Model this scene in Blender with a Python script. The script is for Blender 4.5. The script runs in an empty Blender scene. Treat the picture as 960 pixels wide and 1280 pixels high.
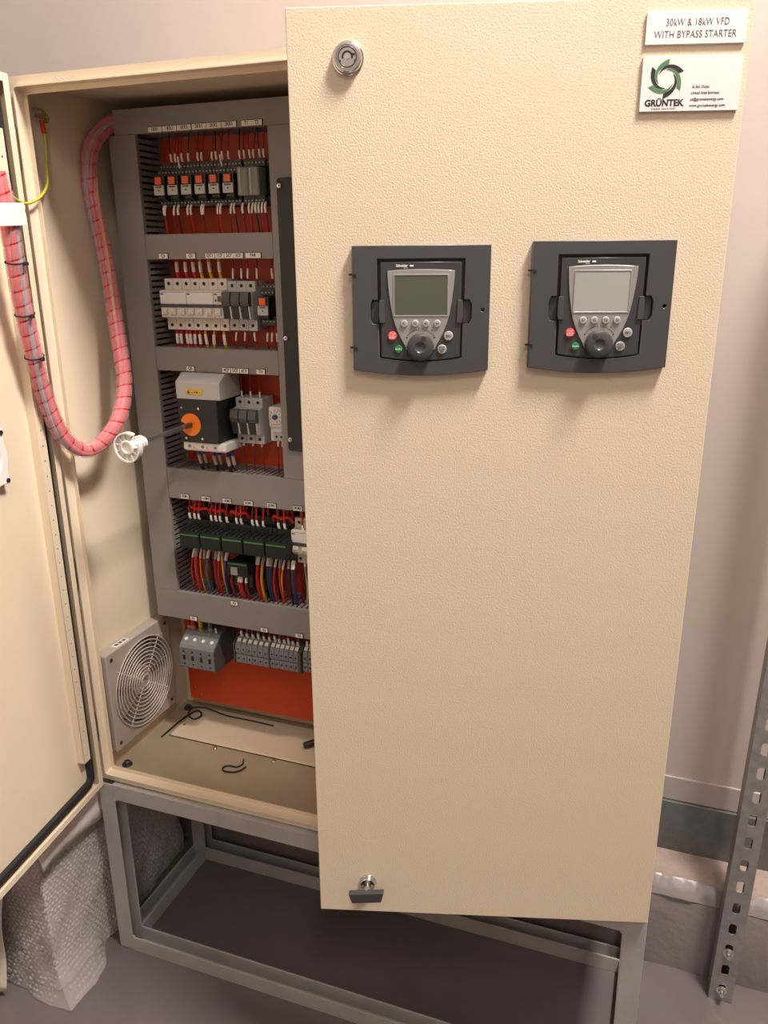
import bpy, bmesh, math, random
from mathutils import Vector, Matrix, Euler
random.seed(7)
PI = math.pi
SC = bpy.context.scene
COL = SC.collection

# ------------------------------------------------------------------ camera
cam_data = bpy.data.cameras.new('camera')
cam_data.sensor_fit = 'HORIZONTAL'
cam_data.sensor_width = 36.0
cam_data.lens = 997.8 / 960.0 * 36.0
cam_data.clip_start = 0.02
cam = bpy.data.objects.new('camera', cam_data)
COL.objects.link(cam)
yaw, pitch, roll = 0.35115, 0.31020, -0.00823
fw = Vector((-math.sin(yaw) * math.cos(pitch), math.cos(yaw) * math.cos(pitch), -math.sin(pitch)))
rt0 = Vector((math.cos(yaw), math.sin(yaw), 0.0))
up0 = rt0.cross(fw)
rt = rt0 * math.cos(roll) + up0 * math.sin(roll)
upv = up0 * math.cos(roll) - rt0 * math.sin(roll)
cm = Matrix((rt, upv, -fw)).transposed().to_4x4()
cm.translation = Vector((0.9606, -1.0378, 0.9469))
cam.matrix_world = cm
SC.camera = cam

# ------------------------------------------------------------------ world, lights, exposure
world = bpy.data.worlds.new('world')
SC.world = world
world.use_nodes = True
world.node_tree.nodes['Background'].inputs[0].default_value = (1.0, 0.93, 0.86, 1)
world.node_tree.nodes['Background'].inputs[1].default_value = 0.02

def area_light(name, loc, sx, sy, power, color=(1.0, 0.925, 0.845), rotz=0.0):
    d = bpy.data.lights.new(name, 'AREA')
    d.shape = 'RECTANGLE'
    d.size, d.size_y = sx, sy
    d.energy = power
    d.color = color
    o = bpy.data.objects.new(name, d)
    COL.objects.link(o)
    o.location = loc
    o.rotation_euler = (0, 0, rotz)
    return o
CEIL = 2.95
# (face centre, width, length, watts, tilt towards the left)
LAMPS = [((1.62, -0.42, CEIL - 0.14), 0.32, 0.48, 82.0, math.radians(42)),
         ((1.60, -2.30, CEIL - 0.055), 0.22, 1.10, 19.5, 0.0)]  # unseen fill lamp, added to brighten the door and fronts
for loc, sx, sy, pw, tilt in LAMPS:
    area_light('ceiling_light_source', loc, sx, sy, pw).rotation_euler = (0, tilt, 0)
SC.view_settings.view_transform = 'Standard'
SC.view_settings.look = 'None'
SC.view_settings.exposure = 0.50
SC.view_settings.gamma = 1.0
SC.view_settings.use_curve_mapping = False

# ------------------------------------------------------------------ materials
MATS = {}
def mat(name, col, rough=0.5, metal=0.0, bump=None, mottle=None, spec=None, alpha=None, trans=None, coat=None):
    m = bpy.data.materials.new(name)
    m.use_nodes = True
    nt = m.node_tree
    b = nt.nodes['Principled BSDF']
    b.inputs['Base Color'].default_value = (*col, 1)
    b.inputs['Roughness'].default_value = rough
    b.inputs['Metallic'].default_value = metal
    if spec is not None:
        b.inputs['Specular IOR Level'].default_value = spec
    if trans is not None:
        b.inputs['Transmission Weight'].default_value = trans
    if coat is not None:
        b.inputs['Coat Weight'].default_value = coat
        b.inputs['Coat Roughness'].default_value = 0.05
    if bump or mottle:
        tc = nt.nodes.new('ShaderNodeTexCoord')
    if mottle:
        scale, col2, lo, hi = mottle
        n = nt.nodes.new('ShaderNodeTexNoise')
        n.inputs['Scale'].default_value = scale
        n.inputs['Detail'].default_value = 6.0
        n.inputs['Roughness'].default_value = 0.6
        nt.links.new(tc.outputs['Object'], n.inputs['Vector'])
        r = nt.nodes.new('ShaderNodeValToRGB')
        r.color_ramp.elements[0].position = lo
        r.color_ramp.elements[1].position = hi
        r.color_ramp.elements[0].color = (*col, 1)
        r.color_ramp.elements[1].color = (*col2, 1)
        nt.links.new(n.outputs['Fac'], r.inputs['Fac'])
        nt.links.new(r.outputs['Color'], b.inputs['Base Color'])
    if bump:
        scale, strength, dist = bump[:3]
        n = nt.nodes.new('ShaderNodeTexNoise')
        n.inputs['Scale'].default_value = scale
        n.inputs['Detail'].default_value = bump[3] if len(bump) > 3 else 1.5
        nt.links.new(tc.outputs['Object'], n.inputs['Vector'])
        bp = nt.nodes.new('ShaderNodeBump')
        bp.inputs['Strength'].default_value = strength
        bp.inputs['Distance'].default_value = dist
        nt.links.new(n.outputs['Fac'], bp.inputs['Height'])
        nt.links.new(bp.outputs['Normal'], b.inputs['Normal'])
    if alpha is not None:
        tr = nt.nodes.new('ShaderNodeBsdfTransparent')
        mx = nt.nodes.new('ShaderNodeMixShader')
        mx.inputs[0].default_value = alpha
        out = nt.nodes['Material Output']
        nt.links.new(tr.outputs[0], mx.inputs[1])
        nt.links.new(b.outputs[0], mx.inputs[2])
        nt.links.new(mx.outputs[0], out.inputs[0])
    MATS[name] = m
    return m

mat('cream_paint', (0.70, 0.585, 0.44), 0.45, bump=(520, 0.34, 0.0010, 0.6))
mat('cream_dark', (0.45, 0.36, 0.255), 0.55, bump=(260, 0.10, 0.0006), mottle=(9, (0.38, 0.30, 0.21), 0.35, 0.7))  # darker, browner mottled cream for the bottom panel
mat('cream_smooth', (0.77, 0.645, 0.49), 0.48, bump=(260, 0.10, 0.0006))
mat('wall_paint', (0.54, 0.465, 0.435), 0.5, bump=(9, 0.05, 0.01), mottle=(3, (0.51, 0.44, 0.41), 0.35, 0.7))
mat('ceiling_white', (0.72, 0.69, 0.66), 0.8)
mat('room_wall', (0.42, 0.37, 0.34), 0.7)
mat('floor_paint', (0.150, 0.122, 0.122), 0.28, bump=(14, 0.12, 0.01, 3), mottle=(5, (0.128, 0.104, 0.104), 0.4, 0.7))
mat('trim_grey', (0.46, 0.40, 0.38), 0.45)
mat('galv_dark', (0.13, 0.13, 0.125), 0.45, 0.35, mottle=(22, (0.20, 0.20, 0.19), 0.35, 0.65))
mat('kerb_paint', (0.20, 0.165, 0.165), 0.4, bump=(40, 0.35, 0.006, 4), mottle=(12, (0.24, 0.20, 0.195), 0.35, 0.7))
mat('kerb_screed', (0.36, 0.28, 0.24), 0.85, bump=(60, 0.5, 0.006, 4), mottle=(18, (0.27, 0.20, 0.17), 0.35, 0.7))
mat('kerb_drip', (0.21, 0.172, 0.172), 0.33, bump=(45, 0.3, 0.003, 3))
mat('galvanised', (0.38, 0.37, 0.36), 0.42, 0.55, mottle=(45, (0.28, 0.275, 0.27), 0.35, 0.65))
mat('zinc', (0.72, 0.70, 0.66), 0.25, 1.0)
mat('chrome', (0.62, 0.60, 0.60), 0.14, 1.0)
mat('brass', (0.62, 0.48, 0.22), 0.3, 1.0)
mat('steel_dark', (0.16, 0.15, 0.15), 0.35, 0.9)
mat('stand_grey', (0.42, 0.395, 0.38), 0.5, bump=(80, 0.2, 0.002, 3), mottle=(16, (0.36, 0.335, 0.32), 0.4, 0.75))
mat('gasket_black', (0.016, 0.015, 0.016), 0.7)
mat('duct_grey', (0.255, 0.23, 0.222), 0.5)
mat('orange_plate', (0.56, 0.052, 0.004), 0.45)
mat('black_plastic', (0.016, 0.016, 0.018), 0.42)
mat('black_plate', (0.022, 0.024, 0.027), 0.5)
mat('grey_plastic', (0.33, 0.32, 0.31), 0.45)
mat('terminal_grey', (0.20, 0.205, 0.215), 0.45)
mat('terminal_dark', (0.07, 0.072, 0.075), 0.5)
mat('light_grey', (0.50, 0.485, 0.47), 0.45)
mat('white_plastic', (0.80, 0.77, 0.73), 0.4)
mat('breaker_white', (0.72, 0.66, 0.60), 0.42)
mat('ivory', (0.62, 0.56, 0.46), 0.45)
mat('frame_dark', (0.062, 0.060, 0.064), 0.38)
mat('keypad_dark', (0.045, 0.044, 0.048), 0.34)
mat('keypad_silver', (0.36, 0.345, 0.335), 0.32, 0.35)
mat('button_silver', (0.46, 0.45, 0.44), 0.35, 0.2)
mat('knob_dark', (0.060, 0.058, 0.060), 0.3)
mat('lcd_green', (0.085, 0.092, 0.062), 0.06, coat=0.5)
mat('lcd_reflecting', (0.36, 0.37, 0.335), 0.12, coat=0.4)  # switched-off screen made paler, its bright reflection put into the colour
mat('red_button', (0.75, 0.03, 0.03), 0.35)
mat('green_button', (0.015, 0.20, 0.06), 0.35)
mat('ink_black', (0.012, 0.012, 0.012), 0.6)
mat('ink_grey', (0.10, 0.10, 0.10), 0.6)
mat('ink_white', (0.85, 0.85, 0.85), 0.5)
mat('ink_green', (0.085, 0.205, 0.085), 0.5)
mat('sign_white', (0.79, 0.76, 0.75), 0.35)
mat('card_white', (0.79, 0.735, 0.71), 0.3)
mat('tag_white', (0.84, 0.80, 0.74), 0.5)
mat('sleeve_white', (0.86, 0.82, 0.77), 0.5)
mat('sleeve_clear', (0.40, 0.36, 0.33), 0.3)
mat('wire_red', (0.55, 0.018, 0.012), 0.38)
mat('wire_dark_red', (0.26, 0.012, 0.014), 0.4)
mat('wire_yellow', (0.66, 0.36, 0.02), 0.4)
mat('wire_navy', (0.02, 0.03, 0.10), 0.4)
mat('wire_slate', (0.075, 0.095, 0.13), 0.4)
mat('wire_black', (0.014, 0.013, 0.013), 0.4)
mat('wire_brown', (0.10, 0.05, 0.02), 0.4)
mat('wire_beige', (0.42, 0.34, 0.26), 0.45)
mat('wire_pink', (0.72, 0.10, 0.13), 0.4)
mat('wire_grey', (0.30, 0.30, 0.36), 0.4)
mat('wire_green', (0.05, 0.16, 0.03), 0.4)
mat('wire_lime', (0.46, 0.44, 0.04), 0.4)
mat('blue_band', (0.03, 0.05, 0.28), 0.4)
mat('orange_tab', (0.80, 0.11, 0.025), 0.35)
mat('orange_disc', (0.90, 0.20, 0.015), 0.4)
mat('yellow_print', (0.75, 0.48, 0.02), 0.5)
mat('contactor_dark', (0.011, 0.013, 0.013), 0.4)
mat('contactor_face', (0.012, 0.019, 0.015), 0.5, spec=0.3)
mat('contactor_green', (0.07, 0.20, 0.085), 0.3)
mat('steel_shaft', (0.42, 0.43, 0.46), 0.3, 0.9)
mat('fuse_lever', (0.075, 0.082, 0.086), 0.42)
mat('spiral_wrap', (0.80, 0.48, 0.50), 0.22, alpha=0.34)
mat('clear_cover', (0.60, 0.62, 0.57), 0.08, alpha=0.30)
mat('bubble_film', (0.74, 0.68, 0.66), 0.14, alpha=0.34, spec=0.7)
mat('foam_white', (0.72, 0.66, 0.62), 0.55, bump=(30, 0.2, 0.004))
mat('wrapped_grey', (0.42, 0.37, 0.34), 0.6)
mat('sheet_white', (0.70, 0.62, 0.54), 0.4, bump=(14, 0.35, 0.01, 2))
mat('fan_grey', (0.42, 0.37, 0.32), 0.5)
mat('fan_filter', (0.24, 0.21, 0.18), 0.8)
mat('guard_wire', (0.66, 0.58, 0.52), 0.35, 0.2)
lm = bpy.data.materials.new('lamp_diffuser')
lm.use_nodes = True
lb = lm.node_tree.nodes['Principled BSDF']
lb.inputs['Emission Color'].default_value = (1.0, 0.92, 0.84, 1)
lb.inputs['Emission Strength'].default_value = 3.0
MATS['lamp_diffuser'] = lm

# ------------------------------------------------------------------ geometry helpers
def set_props(o, label=None, cat=None, group=None, kind=None):
    if label: o['label'] = label
    if cat: o['category'] = cat
    if group: o['group'] = group
    if kind: o['kind'] = kind
    return o

def empty(name, loc=(0, 0, 0), rot=(0, 0, 0), label=None, cat=None, group=None):
    o = bpy.data.objects.new(name, None)
    o.empty_display_size = 0.02
    COL.objects.link(o)
    o.location = loc
    o.rotation_euler = rot
    return set_props(o, label, cat, group)

def link_mesh(name, me, m, parent=None, loc=None, rot=None):
    o = bpy.data.objects.new(name, me)
    COL.objects.link(o)
    if m is not None:
        me.materials.clear()
        for x in (m if isinstance(m, (list, tuple)) else [m]):
            me.materials.append(MATS[x])
    if parent is not None: o.parent = parent
    if loc is not None: o.location = loc
    if rot is not None: o.rotation_euler = rot
    return o

class MB:
    def __init__(self):
        self.v, self.f, self.mi = [], [], []
    def add(self, vs, fs, mi=0):
        n = len(self.v)
        self.v += [tuple(p) for p in vs]
        self.f += [tuple(i + n for i in f) for f in fs]
        self.mi += [mi] * len(fs)
        return self
    def box(self, x0, x1, y0, y1, z0, z1, M=None):
        vs = [(x, y, z) for z in (z0, z1) for y in (y0, y1) for x in (x0, x1)]
        if M is not None: vs = [M @ Vector(p) for p in vs]
        return self.add(vs, [(0, 2, 3, 1), (4, 5, 7, 6), (0, 1, 5, 4), (2, 6, 7, 3), (0, 4, 6, 2), (1, 3, 7, 5)])
    def prism(self, poly, axis, a, b):
        """poly: list of 2D points; axis 'x','y','z' extrusion from a to b."""
        n = len(poly)
        def P(p, t):
            return {'x': (t, p[0], p[1]), 'y': (p[0], t, p[1]), 'z': (p[0], p[1], t)}[axis]
        vs = [P(p, a) for p in poly] + [P(p, b) for p in poly]
        fs = [tuple(range(n)), tuple(range(2 * n - 1, n - 1, -1))]
        fs += [(i, i + n, (i + 1) % n + n, (i + 1) % n) for i in range(n)]
        return self.add(vs, fs)
    def cyl(self, p0, p1, r0, r1=None, n=16):
        r1 = r0 if r1 is None else r1
        p0, p1 = Vector(p0), Vector(p1)
        d = (p1 - p0).normalized()
        a = d.orthogonal().normalized(); b = d.cross(a)
        vs = []
        for p, r in ((p0, r0), (p1, r1)):
            for i in range(n):
                t = 2 * PI * i / n
                vs.append(p + a * r * math.cos(t) + b * r * math.sin(t))
        fs = [(i, (i + 1) % n, (i + 1) % n + n, i + n) for i in range(n)]
        fs += [tuple(range(n - 1, -1, -1)), tuple(range(n, 2 * n))]
        return self.add(vs, fs)
    def lathe(self, prof, org=(0, 0, 0), axis='-y', n=28):
        """prof: list of (r, h) along the axis from org."""
        org = Vector(org)
        vs = []
        for r, h in prof:
            for i in range(n):
                t = 2 * PI * i / n
                c, s = r * math.cos(t), r * math.sin(t)
                vs.append(org + {'-y': Vector((c, -h, s)), 'z': Vector((c, s, h)), 'x': Vector((h, c, s)), 'y': Vector((c, h, -s))}[axis])
        fs = []
        for k in range(len(prof) - 1):
            for i in range(n):
                a, b = k * n + i, k * n + (i + 1) % n
                fs.append((a, b, b + n, a + n))
        fs += [tuple(range(n - 1, -1, -1)), tuple(range((len(prof) - 1) * n, len(prof) * n))]
        return self.add(vs, fs)
    def tube(self, pts, r, n=7, caps=True, stripe=False):
        fr = frames(pts)
        vs = []
        m = len(fr)
        for k, (p, t, a, b) in enumerate(fr):
            rr = r(k / (m - 1)) if callable(r) else r
            for i in range(n):
                q = 2 * PI * i / n
                vs.append(p + a * rr * math.cos(q) + b * rr * math.sin(q))
        base = len(self.v)
        self.v += [tuple(p) for p in vs]
        for k in range(m - 1):
            for i in range(n):
                a_, b_ = k * n + i, k * n + (i + 1) % n
                self.f.append(tuple(base + q for q in (a_, b_, b_ + n, a_ + n)))
                self.mi.append(1 if stripe and ((i + k) % n) < n * 0.5 else 0)
        if caps:
            self.f.append(tuple(base + i for i in range(n - 1, -1, -1))); self.mi.append(0)
            self.f.append(tuple(base + (m - 1) * n + i for i in range(n))); self.mi.append(0)
        return self
    def torus(self, c, R, r, axis='y', n=40, m=6):
        c = Vector(c)
        e = {'y': (Vector((1, 0, 0)), Vector((0, 0, 1)), Vector((0, 1, 0))),
             'x': (Vector((0, 1, 0)), Vector((0, 0, 1)), Vector((1, 0, 0))),
             'z': (Vector((1, 0, 0)), Vector((0, 1, 0)), Vector((0, 0, 1)))}[axis]
        vs, fs = [], []
        for i in range(n):
            t = 2 * PI * i / n
            d = e[0] * math.cos(t) + e[1] * math.sin(t)
            for j in range(m):
                q = 2 * PI * j / m
                vs.append(c + d * (R + r * math.cos(q)) + e[2] * r * math.sin(q))
        for i in range(n):
            for j in range(m):
                fs.append((i * m + j, ((i + 1) % n) * m + j, ((i + 1) % n) * m + (j + 1) % m, i * m + (j + 1) % m))
        return self.add(vs, fs)
    def mesh(self, name, smooth=None):
        me = bpy.data.meshes.new(name)
        me.from_pydata(self.v, [], self.f)
        if any(self.mi):
            me.polygons.foreach_set('material_index', self.mi)
        bm = bmesh.new(); bm.from_mesh(me)
        bmesh.ops.recalc_face_normals(bm, faces=bm.faces)
        bm.to_mesh(me); bm.free()
        if smooth is not None:
            me.polygons.foreach_set('use_smooth', [True] * len(me.polygons))
            me.set_sharp_from_angle(angle=math.radians(smooth))
        me.update()
        return me
    def build(self, name, m, parent=None, bevel=0.0, seg=2, smooth=None, loc=None, rot=None):
        me = self.mesh(name, smooth)
        o = link_mesh(name, me, m, parent, loc, rot)
        if bevel:
            md = o.modifiers.new('bevel', 'BEVEL')
            md.width = bevel; md.segments = seg; md.limit_method = 'ANGLE'
            md.angle_limit = math.radians(35)
            md.harden_normals = False
        return o

def frames(pts):
    pts = [Vector(p) for p in pts]
    out = []
    a = None
    for i, p in enumerate(pts):
        t = (pts[min(i + 1, len(pts) - 1)] - pts[max(i - 1, 0)]).normalized()
        if a is None: a = t.orthogonal().normalized()
        else:
            a = (a - t * a.dot(t)); a = a.normalized() if a.length > 1e-6 else t.orthogonal().normalized()
        out.append((p, t, a, t.cross(a)))
    return out

def spline(ctrl, k=6):
    P = [Vector(p) for p in ctrl]
    P = [P[0] * 2 - P[1]] + P + [P[-1] * 2 - P[-2]]
    out = []
    for i in range(1, len(P) - 2):
        for j in range(k):
            t = j / k
            a, b, c, d = P[i - 1], P[i], P[i + 1], P[i + 2]
            out.append(0.5 * ((2 * b) + (c - a) * t + (2 * a - 5 * b + 4 * c - d) * t * t + (3 * b - a - 3 * c + d) * t ** 3))
    out.append(P[-2])
    return out

def plate_mesh(name, loops, thick, bevel=0.0):
    """flat plate in local XY with holes, z from 0 to thick"""
    cu = bpy.data.curves.new(name, 'CURVE')
    cu.dimensions = '2D'
    cu.fill_mode = 'BOTH'
    cu.extrude = thick / 2 - bevel
    cu.bevel_depth = bevel
    cu.bevel_resolution = 1
    cu.offset = -bevel
    for lp in loops:
        s = cu.splines.new('POLY')
        s.points.add(len(lp) - 1)
        for q, p in zip(s.points, lp): q.co = (p[0], p[1], 0, 1)
        s.use_cyclic_u = True
    o = bpy.data.objects.new(name, cu)
    me = bpy.data.meshes.new_from_object(o)
    bpy.data.objects.remove(o); bpy.data.curves.remove(cu)
    me.transform(Matrix.Translation((0, 0, thick / 2)))
    me.name = name
    return me
FRONT = (PI / 2, 0, 0)          # plate/lettering facing -y
RIGHT = (PI / 2, 0, PI / 2)     # facing +x

def rect(x0, x1, y0, y1, r=0.0, n=4):
    if r <= 0: return [(x0, y0), (x1, y0), (x1, y1), (x0, y1)]
    out = []
    for cx, cy, a0 in ((x1 - r, y0 + r, -PI / 2), (x1 - r, y1 - r, 0), (x0 + r, y1 - r, PI / 2), (x0 + r, y0 + r, PI)):
        for i in range(n + 1):
            a = a0 + PI / 2 * i / n
            out.append((cx + r * math.cos(a), cy + r * math.sin(a)))
    return out
def circle(cx, cy, r, n=24, ry=None):
    ry = r if ry is None else ry
    return [(cx + r * math.cos(2 * PI * i / n), cy + ry * math.sin(2 * PI * i / n)) for i in range(n)]

def lettering(body, size, m, parent, loc, rot=FRONT, align='CENTER', name='lettering', extrude=0.00015, offset=0.0, shear=0.0, sx=1.0, spacing=1.0, line=1.0):
    cu = bpy.data.curves.new(name, 'FONT')
    cu.body = body
    cu.size = size
    cu.align_x = align
    cu.align_y = 'CENTER'
    cu.extrude = extrude
    cu.offset = offset
    cu.shear = shear
    cu.space_character = spacing
    cu.space_line = line
    cu.resolution_u = 3
    o = bpy.data.objects.new(name, cu)
    me = bpy.data.meshes.new_from_object(o)
    bpy.data.objects.remove(o); bpy.data.curves.remove(cu)
    if sx != 1.0: me.transform(Matrix.Diagonal((sx, 1, 1, 1)))
    me.name = name
    return link_mesh(name, me, m, parent, loc, rot)

def copy_tree(o, parent=None):
    c = o.copy()
    COL.objects.link(c)
    if parent is not None: c.parent = parent
    for ch in list(o.children):
        copy_tree(ch, c)
    return c

# ------------------------------------------------------------------ the room
Z0 = -0.40      # room floor, measured from the cabinet's underside
def structure(o): return set_props(o, kind='structure')
structure(MB().box(-1.8, 2.6, -3.0, 0.42, Z0 - 0.05, Z0).build('floor', 'floor_paint'))
structure(MB().box(-1.8, 2.6, 0.40, 0.46, Z0 - 0.05, CEIL + 0.05).build('wall_back', 'wall_paint'))
structure(MB().box(-1.86, -1.8, -3.0, 0.46, Z0 - 0.05, CEIL + 0.05).build('wall_left', 'room_wall'))
structure(MB().box(2.6, 2.66, -3.0, 0.46, Z0 - 0.05, CEIL + 0.05).build('wall_right', 'room_wall'))
structure(MB().box(-1.86, 2.66, -3.06, -3.0, Z0 - 0.05, CEIL + 0.05).build('wall_front', 'room_wall'))
structure(MB().box(-1.86, 2.66, -3.06, 0.46, CEIL, CEIL + 0.05).build('ceiling', 'ceiling_white'))
# light grey strip and dark metal skirting at the foot of the wall, kerb below
o = structure(MB().box(-1.8, 2.6, 0.396, 0.402, -0.075, -0.0245).build('trim_1', 'trim_grey', bevel=0.0008)); set_props(o, 'light grey strip along the foot of the wall', 'trim')
o = structure(MB().box(-1.8, 2.6, 0.390, 0.402, -0.19, -0.0765).build('baseboard_back', 'galv_dark', bevel=0.001)); set_props(o, 'dark metal skirting above the kerb', 'baseboard')
kb = MB()
n = 150
tops = []
vs, fs = [], []
for i in range(n + 1):
    x = -1.8 + 4.4 * i / n
    w = random.uniform(-1, 1)
    tops.append((x, w))
    vs += [(x, 0.310 + 0.0015 * w, Z0), (x, 0.310 + 0.002 * w, -0.232 + 0.003 * w), (x, 0.316, -0.222 + 0.002 * w)]
for i in range(n):
    for k in range(2):
        a = i * 3 + k
        fs.append((a, a + 3, a + 4, a + 1))
kb.add(vs, fs)
kb.box(-1.8, 2.6, 0.317, 0.40, Z0, -0.226)
kerb = structure(kb.build('concrete_kerb', 'kerb_paint', smooth=40)); set_props(kerb, 'concrete kerb with grey painted front at the foot of the wall', 'kerb')
vs, fs = [], []
for i in range(n + 1):
    x, w = tops[i]
    w2 = random.uniform(-1, 1)
    vs += [(x, 0.3155, -0.224 + 0.002 * w), (x, 0.335 + 0.004 * w2, -0.200 + 0.002 * w), (x, 0.36, -0.192), (x, 0.40, -0.187)]
for i in range(n):
    for k in range(3):
        a = i * 4 + k
        fs.append((a, a + 4, a + 5, a + 1))
MB().add(vs, fs).build('kerb_screed', 'kerb_screed', kerb, smooth=40)
# glossy run of paint along the kerb's edge
vs, fs = [], []
for i in range(4 * n + 1):
    x = -1.8 + 4.4 * i / (4 * n)
    a = random.uniform(-1, 1)
    vs += [(x, 0.3096, -0.2345 + 0.0018 * a), (x, 0.3088, -0.2300 + 0.0008 * a), (x, 0.3155, -0.2207 + 0.0006 * a), (x, 0.3300 + 0.002 * a, -0.2040 + 0.0006 * a), (x, 0.3345 + 0.003 * a, -0.2018)]
for i in range(4 * n):
    for k in range(4):
        q = i * 5 + k
        fs.append((q, q + 5, q + 6, q + 1))
MB().add(vs, fs).build('paint_edge', 'kerb_drip', kerb, smooth=24)

# ceiling lamps (outside the picture, they carry the room's light; the second is an added fill lamp)
for i, (loc, sx, sy, pw, tilt) in enumerate(LAMPS):
    t = empty('ceiling_lamp', loc, (0, tilt, 0), label=['tilted floodlight under the ceiling right of the cabinet', 'long added fill lamp under the ceiling behind the viewer'][i], cat='lamp')
    MB().box(-sx / 2 - .02, sx / 2 + .02, -sy / 2 - .02, sy / 2 + .02, 0.012, 0.050).build('housing', 'ceiling_white', t, bevel=0.004)
    MB().box(-sx / 2, sx / 2, -sy / 2, sy / 2, 0.002, 0.012).build('diffuser', 'lamp_diffuser', t, bevel=0.003)
    if tilt:
        up_l = Matrix.Rotation(-tilt, 3, 'Y') @ Vector((0, 0, CEIL - loc[2] - 0.002))
        for yy in (-0.15, 0.15):
            MB().cyl((0, yy, 0.048), (up_l.x, yy, up_l.z), 0.006, n=10).build('hanger', 'zinc', t)

# ------------------------------------------------------------------ steel stand of angle iron
def make_stand():
    F = -0.012
    t = empty('steel_stand', (0, F, Z0), label='grey steel channel floor stand carrying the cream cabinet', cat='stand')
    W, D, H, w, g, k = 1.0, 0.305, 0.398, 0.033, 0.032, 0.003
    def span(p, d, a, b): return sorted((p + d * a, p + d * b))
    for x, dx in ((0, 1), (W, -1)):
        for y, dy in ((0, 1), (D, -1)):
            m = MB()
            m.box(*span(x, dx, 0, w), *span(y, dy, 0, k), 0.001, H - 0.001)
            m.box(*span(x, dx, 0, w), *span(y, dy, g - k, g), 0.001, H - 0.001)
            m.box(*span(x, dx, 0, k), *span(y, dy, k, g - k), 0.001, H - 0.001)
            m.build('post', 'stand_grey', t, bevel=0.0008)
    for z, dz in ((0.0, 1), (H, -1)):
        for y, dy in ((0, 1), (D, -1)):
            m = MB()
            m.box(w - .002, W - w + .002, *span(y, dy, -0.0004, k), *span(z, dz, 0, w))
            m.box(w - .002, W - w + .002, *span(y, dy, g - k, g + .0004), *span(z, dz, 0, w))
            m.box(w - .002, W - w + .002, *span(y, dy, k, g - k), *span(z, dz, 0, k))
            m.build('long_rail', 'stand_grey', t, bevel=0.0008)
        for x, dx in ((0, 1), (W, -1)):
            m = MB()
            m.box(*span(x, dx, -0.0004, k), g - .002, D - g + .002, *span(z, dz, 0, w))
            m.box(*span(x, dx, g - k, g + .0004), g - .002, D - g + .002, *span(z, dz, 0, w))
            m.box(*span(x, dx, k, g - k), g - .002, D - g + .002, *span(z, dz, 0, k))
            m.build('short_rail', 'stand_grey', t, bevel=0.0008)
    for x in (w + .001, W - w - .001):
        for z in (w + .001, H - w - .001):
            MB().lathe([(0.0001, -0.003), (0.004, -0.001), (0.004, 0.001), (0.0001, 0.003)], (x, 0.0015, z), 'y', 10).build('weld_bead', 'stand_grey', t, smooth=60)
    return t
make_stand()

# ------------------------------------------------------------------ the cabinet
TH = 0.28558            # right door opening
THL = math.radians(83)  # left door opening
DW = 0.4894
cabinet = empty('electrical_cabinet', (0, 0, 0), label='tall cream metal electrical cabinet standing open with two doors', cat='cabinet')
D = 0.295
s = 0.0018
MB().box(0, 1, D - s, D, 0, 1.2).build('back_panel', 'cream_smooth', cabinet)
MB().box(0, s, 0.0, D - s, 0.0, 1.2).build('side_panel', 'cream_smooth', cabinet)
MB().box(1 - s, 1, 0.0, D - s, 0.0, 1.2).build('side_panel', 'cream_smooth', cabinet)
MB().box(s, 1 - s, 0.0, D - s, 1.2 - s, 1.2).build('top_panel', 'cream_smooth', cabinet)
MB().box(s, 1 - s, 0.0, D - s, 0.0, 0.002).build('bottom_panel', 'cream_dark', cabinet)
# folded front rim with an inner lip
def ring(x0, x1, z0, z1, w, y0, y1, r=0.0):
    me = plate_mesh('rim', [rect(x0, x1, z0, z1, r), rect(x0 + w, x1 - w, z0 + w, z1 - w, max(r - w, 0.004))], y1 - y0)
    return me
link_mesh('front_rim', ring(0.0, 1.0, 0.0, 1.2, 0.014, 0, 0.0018, 0.006), 'cream_smooth', cabinet, (0, 0.0, 0), FRONT)
link_mesh('rim_lip', ring(0.0135, 0.9865, 0.0135, 1.1865, 0.0018, -0.006, 0.012, 0.008), 'cream_smooth', cabinet, (0, 0.010, 0), FRONT)
link_mesh('rim_return', ring(0.0135, 0.9865, 0.0135, 1.1865, 0.009, 0, 0.0015, 0.008), 'cream_smooth', cabinet, (0, 0.0115, 0), FRONT)
# mounting plate, orange
YP = 0.25
def plate_holes():
    lp = [rect(0.04, 0.955, 0.040, 1.186, 0.004)]
    for x, z in ((0.052, 0.066), (0.066, 0.052), (0.049, 0.118), (0.943, 0.066), (0.052, 1.17), (0.943, 1.17)):
        lp.append(circle(x, z, 0.0028, 12))
    return lp
link_mesh('mounting_plate', plate_mesh('mounting_plate', plate_holes(), 0.002), 'orange_plate', cabinet, (0, YP + 0.002, 0), FRONT)
for x, z in ((0.046, 0.046), (0.95, 0.046), (0.046, 1.18), (0.95, 1.18)):
    MB().cyl((x, YP + 0.0015, z), (x, D - s, z), 0.006, n=6).build('plate_standoff', 'brass', cabinet)
    
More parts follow.
